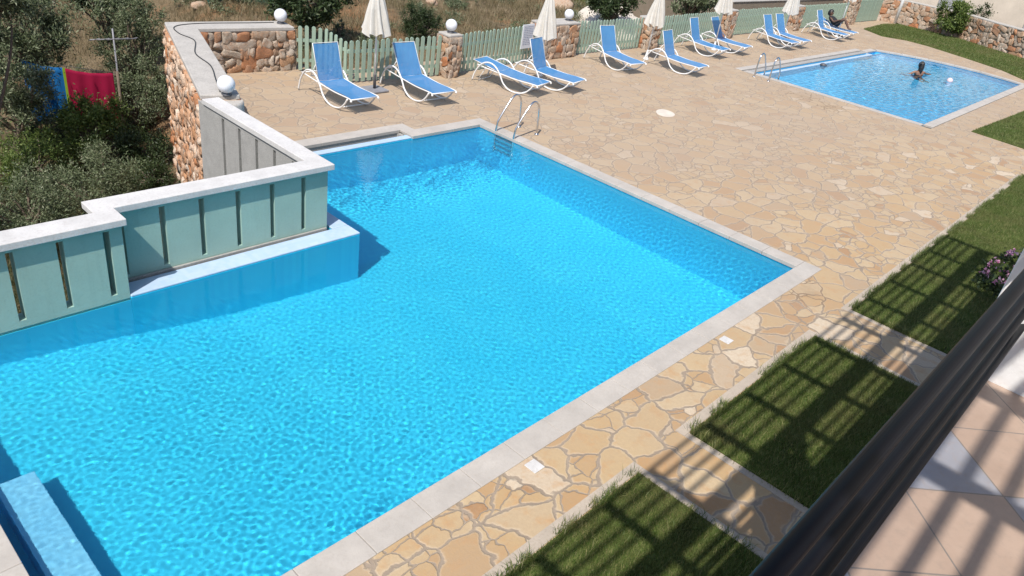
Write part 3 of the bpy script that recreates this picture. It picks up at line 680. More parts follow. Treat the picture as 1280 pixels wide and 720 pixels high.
fence('low picket run behind the two left loungers, ending at the slim stone pillar', (10.42, 14.30), (13.08, 14.10), .93, .97)
fence('picket run with a notice board on it, right of the first stone pillar', (13.55, 14.10), (17.32, 14.55), .98, 1.0)
fence('picket run right of the notice and the broad stone pier', (19.05, 14.62), (22.65, 14.62), .99, .99)
fence('picket run behind the lounger pair left of the shallow pool ladder', (23.55, 14.66), (28.5, 14.86), .99, .99)
fence('long picket run behind the empty lounger pair facing the shallow pool', (29.4, 14.95), (35.0, 15.0), 1.0, 1.0)
fence('picket run behind the reclining person', (36.0, 15.0), (42.0, 15.05), 1.02, 1.02, .16, .12)
fence('farthest run of close boards ending at the far stone wall', (42.9, 15.1), (46.9, 15.05), 1.15, 1.15, .17, .165)
def pillar(x, y, w, d, h, label, size=.2, cat='pillar'):
    t = thing('stone_pillar', label, cat, (x, y, 0), 0, 'stone pillars along the fence')
    bm = bmesh.new(); box(bm, (-w / 2 + .02, -d / 2 + .02, -.3), (w / 2 - .02, d / 2 - .02, h - .07)); bmobj('mortar_core', bm, M['mortar'], t)
    hw, hd = w / 2 - .01, d / 2 - .01; H = h - .07
    v, f = rubble([((-hw, -hd, 0), (w, 0, 0), (0, 0, H), (0, -1, 0)), ((-hw, hd, 0), (0, -d, 0), (0, 0, H), (-1, 0, 0)), ((hw, -hd, 0), (0, d, 0), (0, 0, H), (1, 0, 0)), ((hw, hd, 0), (-w, 0, 0), (0, 0, H), (0, 1, 0))], size, .045)
    link('stone_facing', npmesh('stone_facing', v, f), M['stone'], t)
    bm = bmesh.new(); box(bm, (-w / 2 - .01, -d / 2 - .01, h - .068), (w / 2 + .01, d / 2 + .01, h), .02); bmobj('cap', bm, M['capcon'], t); return t
pillar(13.32, 14.08, .42, .42, 1.06, 'slim stone pillar with a globe lamp behind the second lounger'); lamp(13.32, 14.08, 1.06, 'white globe lamp on the slim stone pillar behind the second lounger')
pillar(18.2, 14.75, 1.55, .6, 1.02, 'broad stone pier behind the dark blue lounger under the second parasol', .24); lamp(18.75, 14.75, 1.02, 'white globe lamp on the broad stone pier beside the second parasol')
pillar(23.1, 14.62, .6, .55, 1.02, 'stone pillar behind the third closed parasol'); pillar(28.95, 14.9, .6, .55, 1.1, 'stone pillar behind the fourth closed parasol, above the lounger pair')
pillar(35.5, 15.0, .65, .55, 1.1, 'stone pillar behind the fifth closed parasol, left of the reclining person'); pillar(42.45, 15.1, .7, .6, 1.35, 'stone pillar right of the reclining person, with a globe lamp'); lamp(42.45, 15.1, 1.35, 'white globe lamp on the pillar beyond the reclining person')
t = thing('notice_board', 'white notice board with rows of small print hanging on the picket fence', 'sign', (16.55, 14.36, .42), math.atan2(.45, 3.77))
bm = bmesh.new(); box(bm, (-.27, -.012, 0), (.27, .012, .66), .004); bmobj('panel', bm, M['sign'], t)
bm = bmesh.new()
for r_ in range(11):
    x = -.21
    while x < .19:
        l = random.uniform(.03, .09); box(bm, (x, -.0155, .59 - r_ * .048), (min(x + l, .22), -.0135, .605 - r_ * .048)); x += l + .018
bmobj('lettering', bm, M['ink'], t)
# ------------------------------------------------------------------ loungers
W = .68
def S(bm, path, x): tube(bm, [(x, y, z) for y, z in path], .0135, 8)
def fabric(bm, path, x0, x1, sag=.012):
    prev = None
    for (y, z) in path:
        row = [bm.verts.new((x0 + (x1 - x0) * k / 6, y, z - sag * math.sin(math.pi * k / 6))) for k in range(7)]
        if prev:
            for k in range(6): bm.faces.new((prev[k], prev[k + 1], row[k + 1], row[k])).smooth = True
        prev = row
def make_lounger(back_deg, label):
    t = thing('sun_lounger', label, 'sun lounger', (0, 0, 0), 0, 'blue sun loungers by the pools')
    rail = [(0, .30), (.05, .335), (.6, .33), (1.2, .37), (1.78, .42)]
    rp = [(p.y, p.z) for p in smooth_path([(0, y, z) for y, z in rail], 4)]
    bm = bmesh.new(); sp = [(p.y, p.z + .012) for p in smooth_path([(0, y, z) for y, z in [(.02, .325), (.3, .338), (.6, .332), (.9, .345), (1.2, .372)]], 4)]
    fabric(bm, sp, -W / 2 + .02, W / 2 - .02); bmobj('seat', bm, M['fabric'], t)
    a = R(back_deg); h = Vector((0, 1.2, .39)); tip = h + Vector((0, math.cos(a) * .75, math.sin(a) * .75))
    bp = [tuple((h.lerp(tip, q / 8))[1:]) for q in range(9)]
    bm = bmesh.new(); fabric(bm, bp, -W / 2 + .035, W / 2 - .035, .015); bk = bmobj('backrest', bm, M['fabric'], t)
    bm = bmesh.new()
    tube(bm, [(-W / 2 + .03, h.y, h.z), (-W / 2 + .03, tip.y, tip.z), (W / 2 - .03, tip.y, tip.z), (W / 2 - .03, h.y, h.z)], .0105, 8); bmobj('back_frame', bm, M['wmetal'], bk)
    for s in (-1, 1):
        x = s * (W / 2 + .005)
        bm = bmesh.new(); S(bm, rp, x); bmobj('side_rail', bm, M['wmetal'], t)
        arm = smooth_path([(x + s * .015, y, z) for y, z in [(1.88, .02), (1.80, .26), (1.64, .47), (1.44, .55), (1.24, .50), (1.08, .34), (.96, .16), (.78, .045), (.56, .02), (.34, .07), (.19, .19), (.10, .315)]], 5)
        bm = bmesh.new(); tube(bm, arm, .0195, 8); bmobj('arm', bm, M['wmetal'], t)
    bm = bmesh.new()
    for y, z in ((.02, .318), (1.2, .36), (1.76, .415)): tube(bm, [(-W / 2, y, z), (W / 2, y, z)], .014, 8)
    tube(bm, [(-W / 2 + .02, .42, .045), (W / 2 - .02, .42, .045)], .012, 8)
    bmobj('crossbar', bm, M['wmetal'], t)
    bm = bmesh.new()
    y1 = 1.62; zz = .39 + (y1 - 1.2) * math.tan(min(a, R(62))); q = h.lerp(tip, .5 if back_deg > 20 else .45)
    tube(bm, [(-W / 2 + .06, q.y, q.z - .01), (-W / 2 + .06, q.y + .22, .40 if back_deg > 20 else .03), (W / 2 - .06, q.y + .22, .40 if back_deg > 20 else .03), (W / 2 - .06, q.y, q.z - .01)], .011, 8); bmobj('back_prop', bm, M['wmetal'], t)
    bm = bmesh.new()
    for s in (-1, 1): bmesh.ops.create_uvsphere(bm, u_segments=10, v_segments=6, radius=.026, matrix=Matrix.Translation((s * (W / 2 + .005), -.005, .30)))
    bmobj('end_cap', bm, M['wmetal'], t)
    return t
def copy_tree(o, parent=None):
    c = o.copy(); COL.objects.link(c); c.parent = parent
    for ch in list(o.children): copy_tree(ch, c)
    return c
LNG = [  # foot centre x, y, yaw, back angle, label
    (9.45, 12.35, 0, 72, 'leftmost blue sun lounger with raised back, in front of the stepped pickets'),
    (11.41, 12.08, -2, 60, 'raised blue sun lounger between the first parasol and the slim stone pillar'),
    (14.43, 11.76, 12, 9, 'blue sun lounger folded almost flat, nearest the pool ladder'),
    (15.64, 11.60, 11, 70, 'sun lounger with its back shaded dark blue by the second parasol'),
    (19.26, 12.29, -7, 66, 'raised blue sun lounger left of the third parasol'),
    (21.42, 11.33, 5, 68, 'raised blue sun lounger right of the third parasol, nearest the shallow pool'),
    (24.93, 12.52, 4, 68, 'left blue lounger of the pair behind the shallow pool ladder'),
    (26.6, 12.53, 4, 60, 'right lounger of the pair behind the shallow pool ladder, back shaded by a parasol'),
    (30.22, 12.35, -3, 64, 'left empty blue lounger of the pair under the fifth parasol'),
    (31.34, 12.36, -3, 64, 'right empty blue lounger of the pair under the fifth parasol'),
    (35.8, 12.5, 2, 66, 'empty blue lounger with raised back just left of the reclining person'),
    (37.15, 12.6, 3, 24, 'blue lounger carrying the reclining person')]
protos = {}
for x, y, yaw, ba, lab in LNG:
    if ba not in protos: t = protos[ba] = make_lounger(ba, lab)
    else: t = copy_tree(protos[ba])
    t.location = (x, y, .0); t.rotation_euler = (0, 0, R(yaw)); t['label'] = lab
# ------------------------------------------------------------------ closed parasols
def make_parasol(zb, zt, seed, dark):
    t = thing('closed_parasol', '', 'parasol', (0, 0, 0), 0, 'closed cream parasols')
    r = random.Random(seed); bm = bmesh.new(); tube(bm, [(0, 0, .05), (0, 0, zt + .02)], .021, 10); bmobj('pole', bm, M['wmetal'], t)
    bm = bmesh.new(); seg = 64; rings = []; nf = 8
    ph = [r.uniform(-.25, .25) for _ in range(nf)]; am = [r.uniform(.75, 1.25) for _ in range(nf)]
    for i in range(15):
        u = i / 14; z = zt - (zt - zb) * u; base = .03 + .235 * u ** .85; row = []
        for k in range(seg):
            th = 2 * math.pi * k / seg; j = int(th / (2 * math.pi) * nf) % nf; c = math.cos(nf * th + ph[j] * u)
            rr = base * (1 + am[j] * .30 * c * min(1, u * 1.6)) ; tw = .5 * u
            zz = z + (u ** 6) * (.045 * c * am[j] + .03 * math.sin(3 * th + seed))
            row.append(bm.verts.new((rr * math.cos(th + tw), rr * math.sin(th + tw), zz)))
        rings.append(row)
    for a, b in zip(rings, rings[1:]):
        for k in range(seg): bm.faces.new((a[k], a[(k + 1) % seg], b[(k + 1) % seg], b[k])).smooth = True
    bm.faces.new(rings[0]); cn = bmobj('canopy', bm, M['canopy'], t)
    bm = bmesh.new(); lathe(bm, [(.026, 0), (.032, .03), (.012, .08)], 12, (0, 0, zt)); bmobj('finial', bm, M['wmetal'], t)
    bm = bmesh.new()
    if dark:
        box(bm, (-.24, -.24, .001), (.24, .24, .055), .02); bmobj('base_plate', bm, M['grey'], t)
        bm = bmesh.new(); lathe(bm, [(.034, .05), (.034, .36), (.03, .37)], 14); bmobj('base_tube', bm, M['dkmetal'], t)
    else:
        lathe(bm, [(.10, .0), (.095, .03), (.05, .09), (.03, .30), (.026, .31)], 18); bmobj('base_socket', bm, M['wmetal'], t)
    return t
PAR = [(10.68, 13.62, 1.27, 2.45, 1, 'closed cream parasol in a square grey base between the two left loungers'), (15.94, 13.21, 1.02, 2.35, 0, 'closed cream parasol standing over the dark shaded lounger by the notice'),
       (21.45, 13.45, 1.08, 2.3, 0, 'closed cream parasol in front of a stone pillar, between two raised loungers'), (26.0, 13.55, 1.32, 2.5, 0, 'closed cream parasol behind the lounger pair left of the shallow pool ladder'),
       (31.9, 13.7, 1.1, 2.4, 0, 'closed cream parasol over the empty lounger pair facing the shallow pool'), (37.0, 13.35, 1.62, 2.7, 0, 'farthest parasol, its pole between the reclining person and the empty lounger')]
for i, (x, y, zb, zt, dk, lab) in enumerate(PAR):
    t = make_parasol(zb, zt, i + 3, dk); t.location = (x, y, 0); t['label'] = lab; t.rotation_euler = (R(random.uniform(-1, 1)), R(random.uniform(-1, 1.5)), i)
# ------------------------------------------------------------------ pool ladders
def ladder(x, y, yaw, label, sc_=1):
    t = thing('pool_ladder', label, 'pool ladder', (x, y, 0), yaw, 'steel pool ladders')
    for s in (-.26, .26):
        bm = bmesh.new(); tube(bm, smooth_path([(.62, s, .01), (.60, s, .35), (.56, s, .62), (.42, s, .735), (.26, s, .66), (-.02, s, .30), (-.09, s, .12), (-.10, s, -.3), (-.10, s, -1.1)], 6), .0215, 12); bmobj('handrail', bm, M['steel'], t)
        bm = bmesh.new(); lathe(bm, [(.05, .0), (.05, .012), (.03, .03)], 16, (.62, s, .001)); bmobj('foot_flange', bm, M['steel'], t)
    for z in (-.12, -.38, -.64, -.9):
        bm = bmesh.new(); box(bm, (-.15, -.245, z - .015), (-.05, .245, z + .015), .008); bmobj('tread', bm, M['steel'], t)
ladder(11.47, 10.10, 0, 'stainless steel ladder at the back right corner of the big pool')
ladder(24.35, 10.45, math.pi, 'stainless steel ladder at the near left corner of the shallow pool')
bm = bmesh.new(); lathe(bm, [(.03, -.05), (.11, -.03), (.13, .02), (.10, .06), (.04, .08)], 16); ft = bmobj('floater', bm, M['dkmetal']); ft.location = (29.4, 10.72, -.06); tag(ft, 'small dark blue floating dispenser at the far edge of the shallow pool', 'pool float')
# oval stone and square covers let into the paving
for x, y, lab in ((4.55, 3.07, 'small white square cover set in the paving beside the nearest pool edge'), (8.31, 3.07, 'small white square cover set in the paving near the right corner of the big pool')):
    bm = bmesh.new(); box(bm, (-.072, -.072, .0), (.072, .072, .012), .004); o = bmobj('cover_plate', bm, M['white']); o.location = (x, y, 0); tag(o, lab, 'cover', 'square covers by the pool edge')
bm = bmesh.new(); lathe(bm, [(1, 0), (1, .7), (.97, 1)], 28)
for v in bm.verts: v.co.x *= .33 * (1 + .06 * math.sin(3 * v.co.y)); v.co.y *= .24; v.co.z *= .008
o = bmobj('paving_stone', bm, M['sand']); o.location = (16.7, 9.55, 0); o.rotation_euler.z = .5; tag(o, 'large pale oval paving stone in the middle of the deck', 'paving stone')
# ------------------------------------------------------------------ people
def body(name, verts, edges, rad, parent, mat, root=0, head=None, vox=.016):
    me = bpy.data.meshes.new(name); me.from_pydata(verts, edges, []); o = bpy.data.objects.new('tmp', me); COL.objects.link(o)
    md = o.modifiers.new('s', 'SKIN')
    for i, v in enumerate(me.skin_vertices[0].data): v.radius = (rad[i] if isinstance(rad[i], tuple) else (rad[i], rad[i])); v.use_root = (i == root)
    sb = o.modifiers.new('d', 'SUBSURF'); sb.levels = sb.render_levels = 2
    dg = bpy.context.evaluated_depsgraph_get(); m1 = bpy.data.meshes.new_from_object(o.evaluated_get(dg)); bpy.data.objects.remove(o)
    bm = bmesh.new(); bm.from_mesh(m1)
    if head:
        c, r, f = head; f = Vector(f).normalized(); up = Vector((0, 0, 1)); rt = f.cross(up).normalized(); up = rt.cross(f)
        hb = bmesh.new(); bmesh.ops.create_uvsphere(hb, u_segments=28, v_segments=18, radius=1)
        for v in hb.verts:
            x, y, z = v.co; ny = y
            if y > .75 and abs(x) < .28 and -.35 < z < .2: ny += .25 * (1 - abs(x) / .28)
            if y > .5 and .15 < z < .35 and .15 < abs(x) < .6: ny -= .08
            if abs(x) > .9 and abs(z) < .35: x *= 1.12
            v.co = Vector(c) + rt * x * r * .78 + f * ny * r * .95 + up * (z * r * 1.15)
        tmp = bpy.data.meshes.new('h'); hb.to_mesh(tmp); hb.free(); bm.from_mesh(tmp)
    m2 = bpy.data.meshes.new(name); bm.to_mesh(m2); bm.free()
    o = bpy.data.objects.new('tmp2', m2); COL.objects.link(o); md = o.modifiers.new('r', 'REMESH'); md.mode = 'VOXEL'; md.voxel_size = vox; md.use_smooth_shade = True
    dg = bpy.context.evaluated_depsgraph_get(); m3 = bpy.data.meshes.new_from_object(o.evaluated_get(dg)); bpy.data.objects.remove(o)
    m3.materials.clear(); return link(name, m3, mat, parent, smooth=True)
def shell(name, src, mat, parent, test, grow=.012):
    bm = bmesh.new(); bm.from_mesh(src.data); bm.normal_update()
    dele = [f for f in bm.faces if not test(f.calc_center_median())]; bmesh.ops.delete(bm, geom=dele, context='FACES')
    for v in bm.verts: v.co += v.normal * grow
    return bmobj(name, bm, mat, parent, smooth=True)
def hand(V, E, Rr, wrist, d, palmn):
    d = Vector(d).normalized(); n = Vector(palmn).normalized(); s = d.cross(n).normalized(); w0 = Vector(V[wrist])
    V.append(tuple(w0 + d * .06)); Rr.append(.026); E.append((wrist, len(V) - 1)); p = len(V) - 1
    for k, (o, l) in enumerate(((-.027, .075), (-.009, .085), (.009, .08), (.027, .062))):
        b = Vector(V[p]) + s * o; V.append(tuple(b + d * .03)); Rr.append(.010); E.append((p, len(V) - 1))
        V.append(tuple(b + d * (.03 + l * .5) + n * .006)); Rr.append(.009); E.append((len(V) - 2, len(V) - 1)); V.append(tuple(b + d * (.03 + l * .95) + n * .022)); Rr.append(.008); E.append((len(V) - 2, len(V) - 1))
    V.append(tuple(w0 + d * .035 - s * .045 + n * .01)); Rr.append(.011); E.append((wrist, len(V) - 1)); V.append(tuple(w0 + d * .075 - s * .062 + n * .02)); Rr.append(.009); E.append((len(V) - 2, len(V) - 1))
# reclining person on the far lounger (local frame of the lounger: +y to the head end)
def recliner():
    t = thing('person', 'person in dark clothes reclining on the far lounger with both knees drawn up', 'person', (37.15, 12.6, .36), R(3))
    z0 = .36
    V = [(0, 1.0, .50 - z0), (0, 1.15, .58 - z0), (0, 1.29, .71 - z0), (0, 1.36, .79 - z0), (0, 1.38, .83 - z0),
         (.10, .95, .49 - z0), (.12, .72, .80 - z0), (.11, .42, .44 - z0), (.11, .27, .42 - z0),
         (-.10, .95, .49 - z0), (-.13, .66, .84 - z0), (-.10, .36, .45 - z0), (-.10, .21, .42 - z0),
         (.17, 1.29, .75 - z0), (.25, 1.05, .62 - z0), (.17, .80, .74 - z0), (-.17, 1.29, .75 - z0), (-.26, 1.06, .60 - z0), (-.22, .82, .74 - z0)]
    E = [(0, 1), (1, 2), (2, 3), (3, 4), (0, 5), (5, 6), (6, 7), (7, 8), (0, 9), (9, 10), (10, 11), (11, 12), (2, 13), (13, 14), (14, 15), (2, 16), (16, 17), (17, 18)]
    Rr = [(.15, .12), (.13, .10), (.14, .10), .055, .05, .095, .062, .042, .03, .095, .062, .042, .03, .058, .042, .03, .058, .042, .03]
    hand(V, E, Rr, 15, (-.15, -1, .05), (0, 0, 1)); hand(V, E, Rr, 18, (.1, -1, .05), (0, 0, 1))
    b = body('body', V, E, Rr, t, M['skin2'], 0, ((0, 1.38, .92 - z0), .115, (.25, -1, -.1)))
    shell('shirt', b, M['black'], t, lambda c: (c.y > 1.0 and c.z < .44 and abs(c.x) < .21))
    shell('shorts', b, M['black'], t, lambda c: .78 < c.y <= 1.05 and c.z < .30 and abs(c.x) < .21)
    h = shell('hair', b, M['hair'], t, lambda c: c.z > .47 and (c.y > 1.36 or c.z > .62), .03)
recliner()
def swimmer():
    t = thing('person', 'swimmer with long black hair seen from behind in the shallow pool, arms spread', 'person', (33.0, 8.3, -.90), R(-35))
    zw = .925
    V = [(0, 0, .36), (0, .03, .62), (0, .04, .84), (0, .05, 1.0), (0, .06, 1.08), (.09, 0, .32), (.13, -.12, .10), (.12, -.45, -.0 + .06), (-.09, 0, .32), (-.14, -.10, .10), (-.13, -.45, .06),
         (.20, .04, .95), (.42, .16, .88), (.68, .26, .86), (-.20, .04, .95), (-.38, .06, .82), (-.52, .20, .80), (.12, -.56, .05), (-.13, -.56, .05)]
    E = [(0, 1), (1, 2), (2, 3), (3, 4), (0, 5), (5, 6), (6, 7), (0, 8), (8, 9), (9, 10), (2, 11), (11, 12), (12, 13), (2, 14), (14, 15), (15, 16), (7, 17), (10, 18)]
    Rr = [(.15, .11), (.13, .10), (.16, .10), .055, .05, .09, .065, .045, .09, .065, .045, .06, .042, .03, .06, .042, .03, .035, .035]
    hand(V, E, Rr, 13, (.8, .5, 0), (0, 0, -1)); hand(V, E, Rr, 16, (-.7, .6, -.2), (0, 0, -1))
    b = body('body', V, E, Rr, t, M['skin'], 0, ((0, .08, 1.20), .115, (.35, 1, -.05)))
    shell('swimsuit', b, M['black'], t, lambda c: abs(c.x) < .19 and c.z < .86 - (0 if c.y > 0 else 0) and c.z > .25 and not (abs(c.x) < .05 and c.y < 0 and c.z > .6))
    hh = bmesh.new()
    bmesh.ops.create_uvsphere(hh, u_segments=24, v_segments=16, radius=1)
    for v in hh.verts:
        x, y, z = v.co; s = 1
        v.co = Vector((x * .105, .055 + y * .115, 1.215 + z * .14))
        if z < 0 and y < .3: v.co.z += z * .24; v.co.x *= 1 - .25 * z * z; v.co.y = v.co.y - .02 + z * .035
        if y > .45 and z < .35: v.co.y = .055 + .045
    bmobj('hair', hh, M['hair'], t, smooth=True)
    hb = bmesh.new(); bmesh.ops.create_uvsphere(hb, u_segments=14, v_segments=10, radius=.06, matrix=Matrix.Translation((-.12, .0, 1.27))); bmobj('hair_bun', hb, M['hair'], t, smooth=True)
swimmer()
bm = bmesh.new(); bmesh.ops.create_uvsphere(bm, u_segments=20, v_segments=12, radius=.11); o = bmobj('beach_ball', bm, M['ball'], smooth=True); o.location = (33.35, 7.25, -.02); tag(o, 'small pale pink ball floating right of the swimmer', 'ball')
# ------------------------------------------------------------------ trees and shrubs
def limb(bm, a, b, r0, r1):
    a, b = Vector(a), Vector(b); m = a.lerp(b, .5) + Vector((random.uniform(-.1, .1), random.uniform(-.1, .1), .08)) * (b - a).length
    p = smooth_path([a, m, b], 4); tube(bm, p, [r0 + (r1 - r0) * i / (len(p) - 1) for i in range(len(p))], 6)
def tree(name, label, cat, px, py, zc, rpx, leaf, nclump=70, per=110, asp=(1, 1, .8), L=.10, Wl=.03, spread=.17, group=None, trunk=.09, shell=.45, zg=None, lean=(0, 0)):
    c = G(px, py, zc); r = px2m(c, rpx); zgd = float(hill(c.x, c.y)) if zg is None else zg
    t = thing(name, label, cat, (c.x, c.y, zgd - .05), 0, group); b = Vector((lean[0], lean[1], 0)); cc = Vector((0, 0, zc - zgd + .05))
    rad = (r * asp[0], r * asp[1], r * asp[2])
    pts = crown_pts(cc, rad, nclump, shell); pts[:, 2] = np.maximum(pts[:, 2], .1)
    bm = bmesh.new(); top = Vector((random.uniform(-.2, .2) * r, random.uniform(-.2, .2) * r, max(.25, cc.z * .55))); limb(bm, b, top, trunk * 1.2, trunk * .7)
    for q in range(min(26, nclump)): limb(bm, top if q % 2 else top * .7, pts[q], trunk * .4, trunk * .06)
    bmobj('trunk', bm, M['bark'], t)
    v, f = leaves(pts, per, spread * r * rng.uniform(.6, 1.4, len(pts)), L, Wl); v[:, 2] = np.maximum(v[:, 2], .03)
    link('crown', npmesh('crown', v, f), leaf, t); return t
OL = 'olive trees and shrubs on the slope'
tree('olive_tree', 'large grey-green olive tree filling the upper left corner', 'tree', 28, 22, .2, 72, M['olive'], 130, 170, (1, 1, .8), .11, .03, .17, OL)
tree('olive_tree', 'dark olive tree at the left edge, partly covering the blue sheet', 'tree', 8, 118, -.9, 46, M['olive'], 90, 150, (1, 1, .9), .09, .026, .19, OL)
tree('olive_tree', 'tall loose olive tree against the outside of the stone parapet', 'tree', 166, 52, -.4, 42, M['olive'], 90, 150, (.85, .8, 1.35), .09, .024, .2, OL, zg=-2.2)
tree('shrub', 'olive shrub at the foot of the stone parapet below the tall olive', 'shrub', 172, 125, -1.5, 42, M['olive'], 80, 150, (.9, .8, 1.0), .08, .024, .2, OL)
tree('shrub', 'bright green shrub in front of the crimson sheet', 'shrub', 112, 160, -1.6, 42, M['green_leaf'], 80, 150, (1.15, .9, .8), .075, .034, .2, OL)
tree('shrub', 'dull green shrub in the dark corner between the parapet and the wing wall', 'shrub', 178, 188, -2.0, 40, M['dark_leaf'], 60, 130, (1, .8, .7), .07, .024, .22, OL)
tree('shrub', 'grey-green shrub behind the step in the white coping', 'shrub', 122, 232, -1.55, 55, M['olive'], 90, 170, (1, .8, .7), .065, .018, .2, OL)
tree('shrub', 'grey-green shrub behind the left part of the white coping', 'shrub', 35, 262, -1.5, 62, M['olive'], 100, 170, (1, .8, .7), .065, .018, .2, OL)
tree('shrub', 'yellowish green shrub at the left edge above the white coping', 'shrub', 40, 200, -1.9, 46, M['green_leaf'], 70, 140, (1.1, .9, .7), .07, .022, .22, OL)
tree('olive_tree', 'dark tree at the top edge behind the dry grass clearing', 'tree', 128, -16, .6, 34, M['dark_leaf'], 60, 120, (1.4, 1, .8), .12, .04, .2, OL)
tree('olive_tree', 'dark tree with a pale bare trunk right of the green tarpaulin', 'tree', 392, -6, 1.2, 34, M['dark_leaf'], 80, 120, (1.5, 1, .8), .13, .045, .2, OL, trunk=.16)
tree('shrub', 'rounded dark green bush just behind the fence, right of the first parasol', 'shrub', 527, 32, .42, 25, M['dark_leaf'], 80, 170, (1.1, .9, .82), .07, .018, .2, OL)
tree('olive_tree', 'dark tree behind the fence left of the third parasol', 'tree', 762, 0, 1.1, 26, M['dark_leaf'], 60, 110, (1.3, 1, .8), .14, .05, .2, OL)
tree('olive_tree', 'olive tree behind the fence between the third and fourth parasols', 'tree', 866, -2, 1.2, 24, M['olive'], 60, 110, (1.35, 1, .8), .16, .05, .2, OL)
tree('shrub', 'low straggly shrub behind the fence between the first parasol and the parapet', 'shrub', 425, 38, .2, 9, M['olive'], 16, 60, (1, 1, 1), .07, .02, .3, OL)
tree('shrub', 'dense dark green shrub against the far stone wall', 'shrub', 1193, 22, 1.0, 19, M['green_leaf'], 60, 120, (.85, .85, 1.0), .13, .055, .2, 'shrubs by the far stone wall', zg=0)
tree('shrub', 'sparse open shrub against the far stone wall, nearer the frame edge', 'shrub', 1225, 24, 1.0, 20, M['dark_leaf'], 26, 60, (.9, .8, 1.0), .12, .05, .17, 'shrubs by the far stone wall', zg=0)
tree('shrub', 'low dark shrub between the wing wall coping and the base of the parapet', 'shrub', 190, 222, -2.1, 30, M['dark_leaf'], 50, 120, (1.1, .9, .7), .06, .02, .22, OL)
tree('shrub', 'dull olive shrub left of the bright green one, below the blue sheet', 'shrub', 60, 168, -2.0, 34, M['olive'], 60, 130, (1.2, .9, .6), .07, .022, .22, OL)
tree('olive_tree', 'olive tree leaning in from beyond the upper left corner, shading the sheets', 'tree', -43, -30, 1.9, 72, M['olive'], 110, 150, (1.1, 1, .8), .10, .03, .17, OL, lean=(-1.6, -.6))
# dry grass on the hillside
def drysmp(n):
    x = rng.uniform(-4, 46, n); y = rng.uniform(8.8, 46, n); k = ((x < 5.3) | (y > 15.7)) & (y > 8.8) & ~((x > 6.2) & (x < 10.6) & (y < 16.4))
    m = np.sin(x * 1.1 + 2 * np.sin(y * .6)) * np.cos(y * .9 + 1.3 * np.sin(x * .5)) + rng.normal(0, .35, n); k &= m > -.25
    x, y = x[k], y[k]; return np.column_stack([x, y, hill(x, y) - .02])
def undersmp(n):
    x = rng.uniform(-3, 6.6, n); y = rng.uniform(8.7, 17.5, n); k = x < 5.45 + np.clip(y - 11.4, 0, 9) * .26; x, y = x[k], y[k]
    return np.column_stack([x, y, hill(x, y) - .02])
v, f = blades(60000, undersmp, .28, .012, .6); grassobj('undergrowth', v, f, M['scrub'])
v, f = blades(420000, drysmp, .27, .013, .55); grassobj('dry_grass', v, f, M['drygrass'])
tp_ = []
for i in range(170):
    x = rng.uniform(7, 44); y = rng.uniform(16.6, 36)
    if x < 10.6 and y < 17.2: continue
    if 27 < x < 50 and 17 < y < 27: continue
    r_ = rng.uniform(.15, .45); n_ = int(5 + r_ * 14)
    tp_.append(np.column_stack([x + rng.normal(0, r_, n_), y + rng.normal(0, r_, n_), hill(x, y) + rng.uniform(.05, r_ * .8, n_)]))
v, f = leaves(np.concatenate(tp_), 60, .13, .10, .022); struct(link('scrub', npmesh('scrub', v, f), M['olive']), 'stuff')
# rocks, sand heap, tarpaulin
bv, bf = ico(3)
def rock(px, py, zc, r, label, mat='rock', flat=.7):
    c = GH(px, py + 4) + Vector((0, 0, r * .2)); q = bv * (1 + .16 * np.sin(bv @ rng.normal(0, 2.4, 3) + rng.uniform(0, 6)) + .10 * np.sin(bv @ rng.normal(0, 5, 3)) + .05 * np.sin(bv @ rng.normal(0, 11, 3)))[:, None] * np.array([1, .85, flat]) * r
    o = link('boulder', npmesh('boulder', q, bf), M[mat], smooth=False); o.location = c; tag(o, label, 'boulder', 'pale boulders on the dry slope')
rock(832, 12, .4, .55, 'large pale boulder behind the fence right of the third parasol'); rock(842, 15, .35, .40, 'small pale boulder right of the large one behind the third parasol'); rock(826, 6, .7, .45, 'pale boulder on top of the heap behind the third parasol')
rock(700, 6, .5, .5, 'broad pale boulder on the slope above the broad stone pier', flat=.55); rock(249, 5, -.5, .24, 'white boulder beside the green tarpaulin', flat=.5)
rock(540, 1, .3, .22, 'small pale boulder on the slope above the rounded bush'); rock(196, 138, -2.1, .45, 'pale boulder at the outer foot of the stone parapet')
c = G(800, 27, .0); q = []; bm = bmesh.new()
lathe(bm, [(2.2, -.3), (1.7, .0), (1.1, .38), (.5, .75), (.12, .9)], 36, (0, 0, 0))
bmesh.ops.subdivide_edges(bm, edges=bm.edges, cuts=2, use_grid_fill=True)
for v in bm.verts: v.co += Vector((1, 1, .5)) * .18 * noise.noise(v.co * 1.7); v.co.z += .05 * noise.noise(v.co * 5)
o = bmobj('sand_heap', bm, M['sand'], smooth=True); o.location = (25.2, 17.8, -.05); tag(o, 'pale heap of builders sand behind the fence at the third parasol', 'sand heap')
bm = bmesh.new(); a = GH(262, 10); b = GH(374, 13); nx, nz = 40, 14; rows = []
for j in range(nz):
    rows.append([])
    for i in range(nx):
        u = i / (nx - 1); p = a.lerp(b, u); fold = .16 * math.sin(u * 38 + .6 * j) * (1 - j / nz * .6) + .1 * math.sin(u * 13)
        rows[-1].append(bm.verts.new((p.x + .2 * fold, p.y + fold + .05 * j, hill(p.x, p.y) + .02 + j * .17 + .1 * math.sin(u * 9))))
for j in range(nz - 1):
    for i in range(nx - 1): bm.faces.new((rows[j][i], rows[j][i + 1], rows[j + 1][i + 1], rows[j + 1][i])).smooth = True
o = bmobj('tarpaulin', bm, M['tarp']); md = o.modifiers.new('solid', 'SOLIDIFY'); md.thickness = .01; tag(o, 'dark green tarpaulin hung in folds behind the stone parapet', 'tarpaulin')
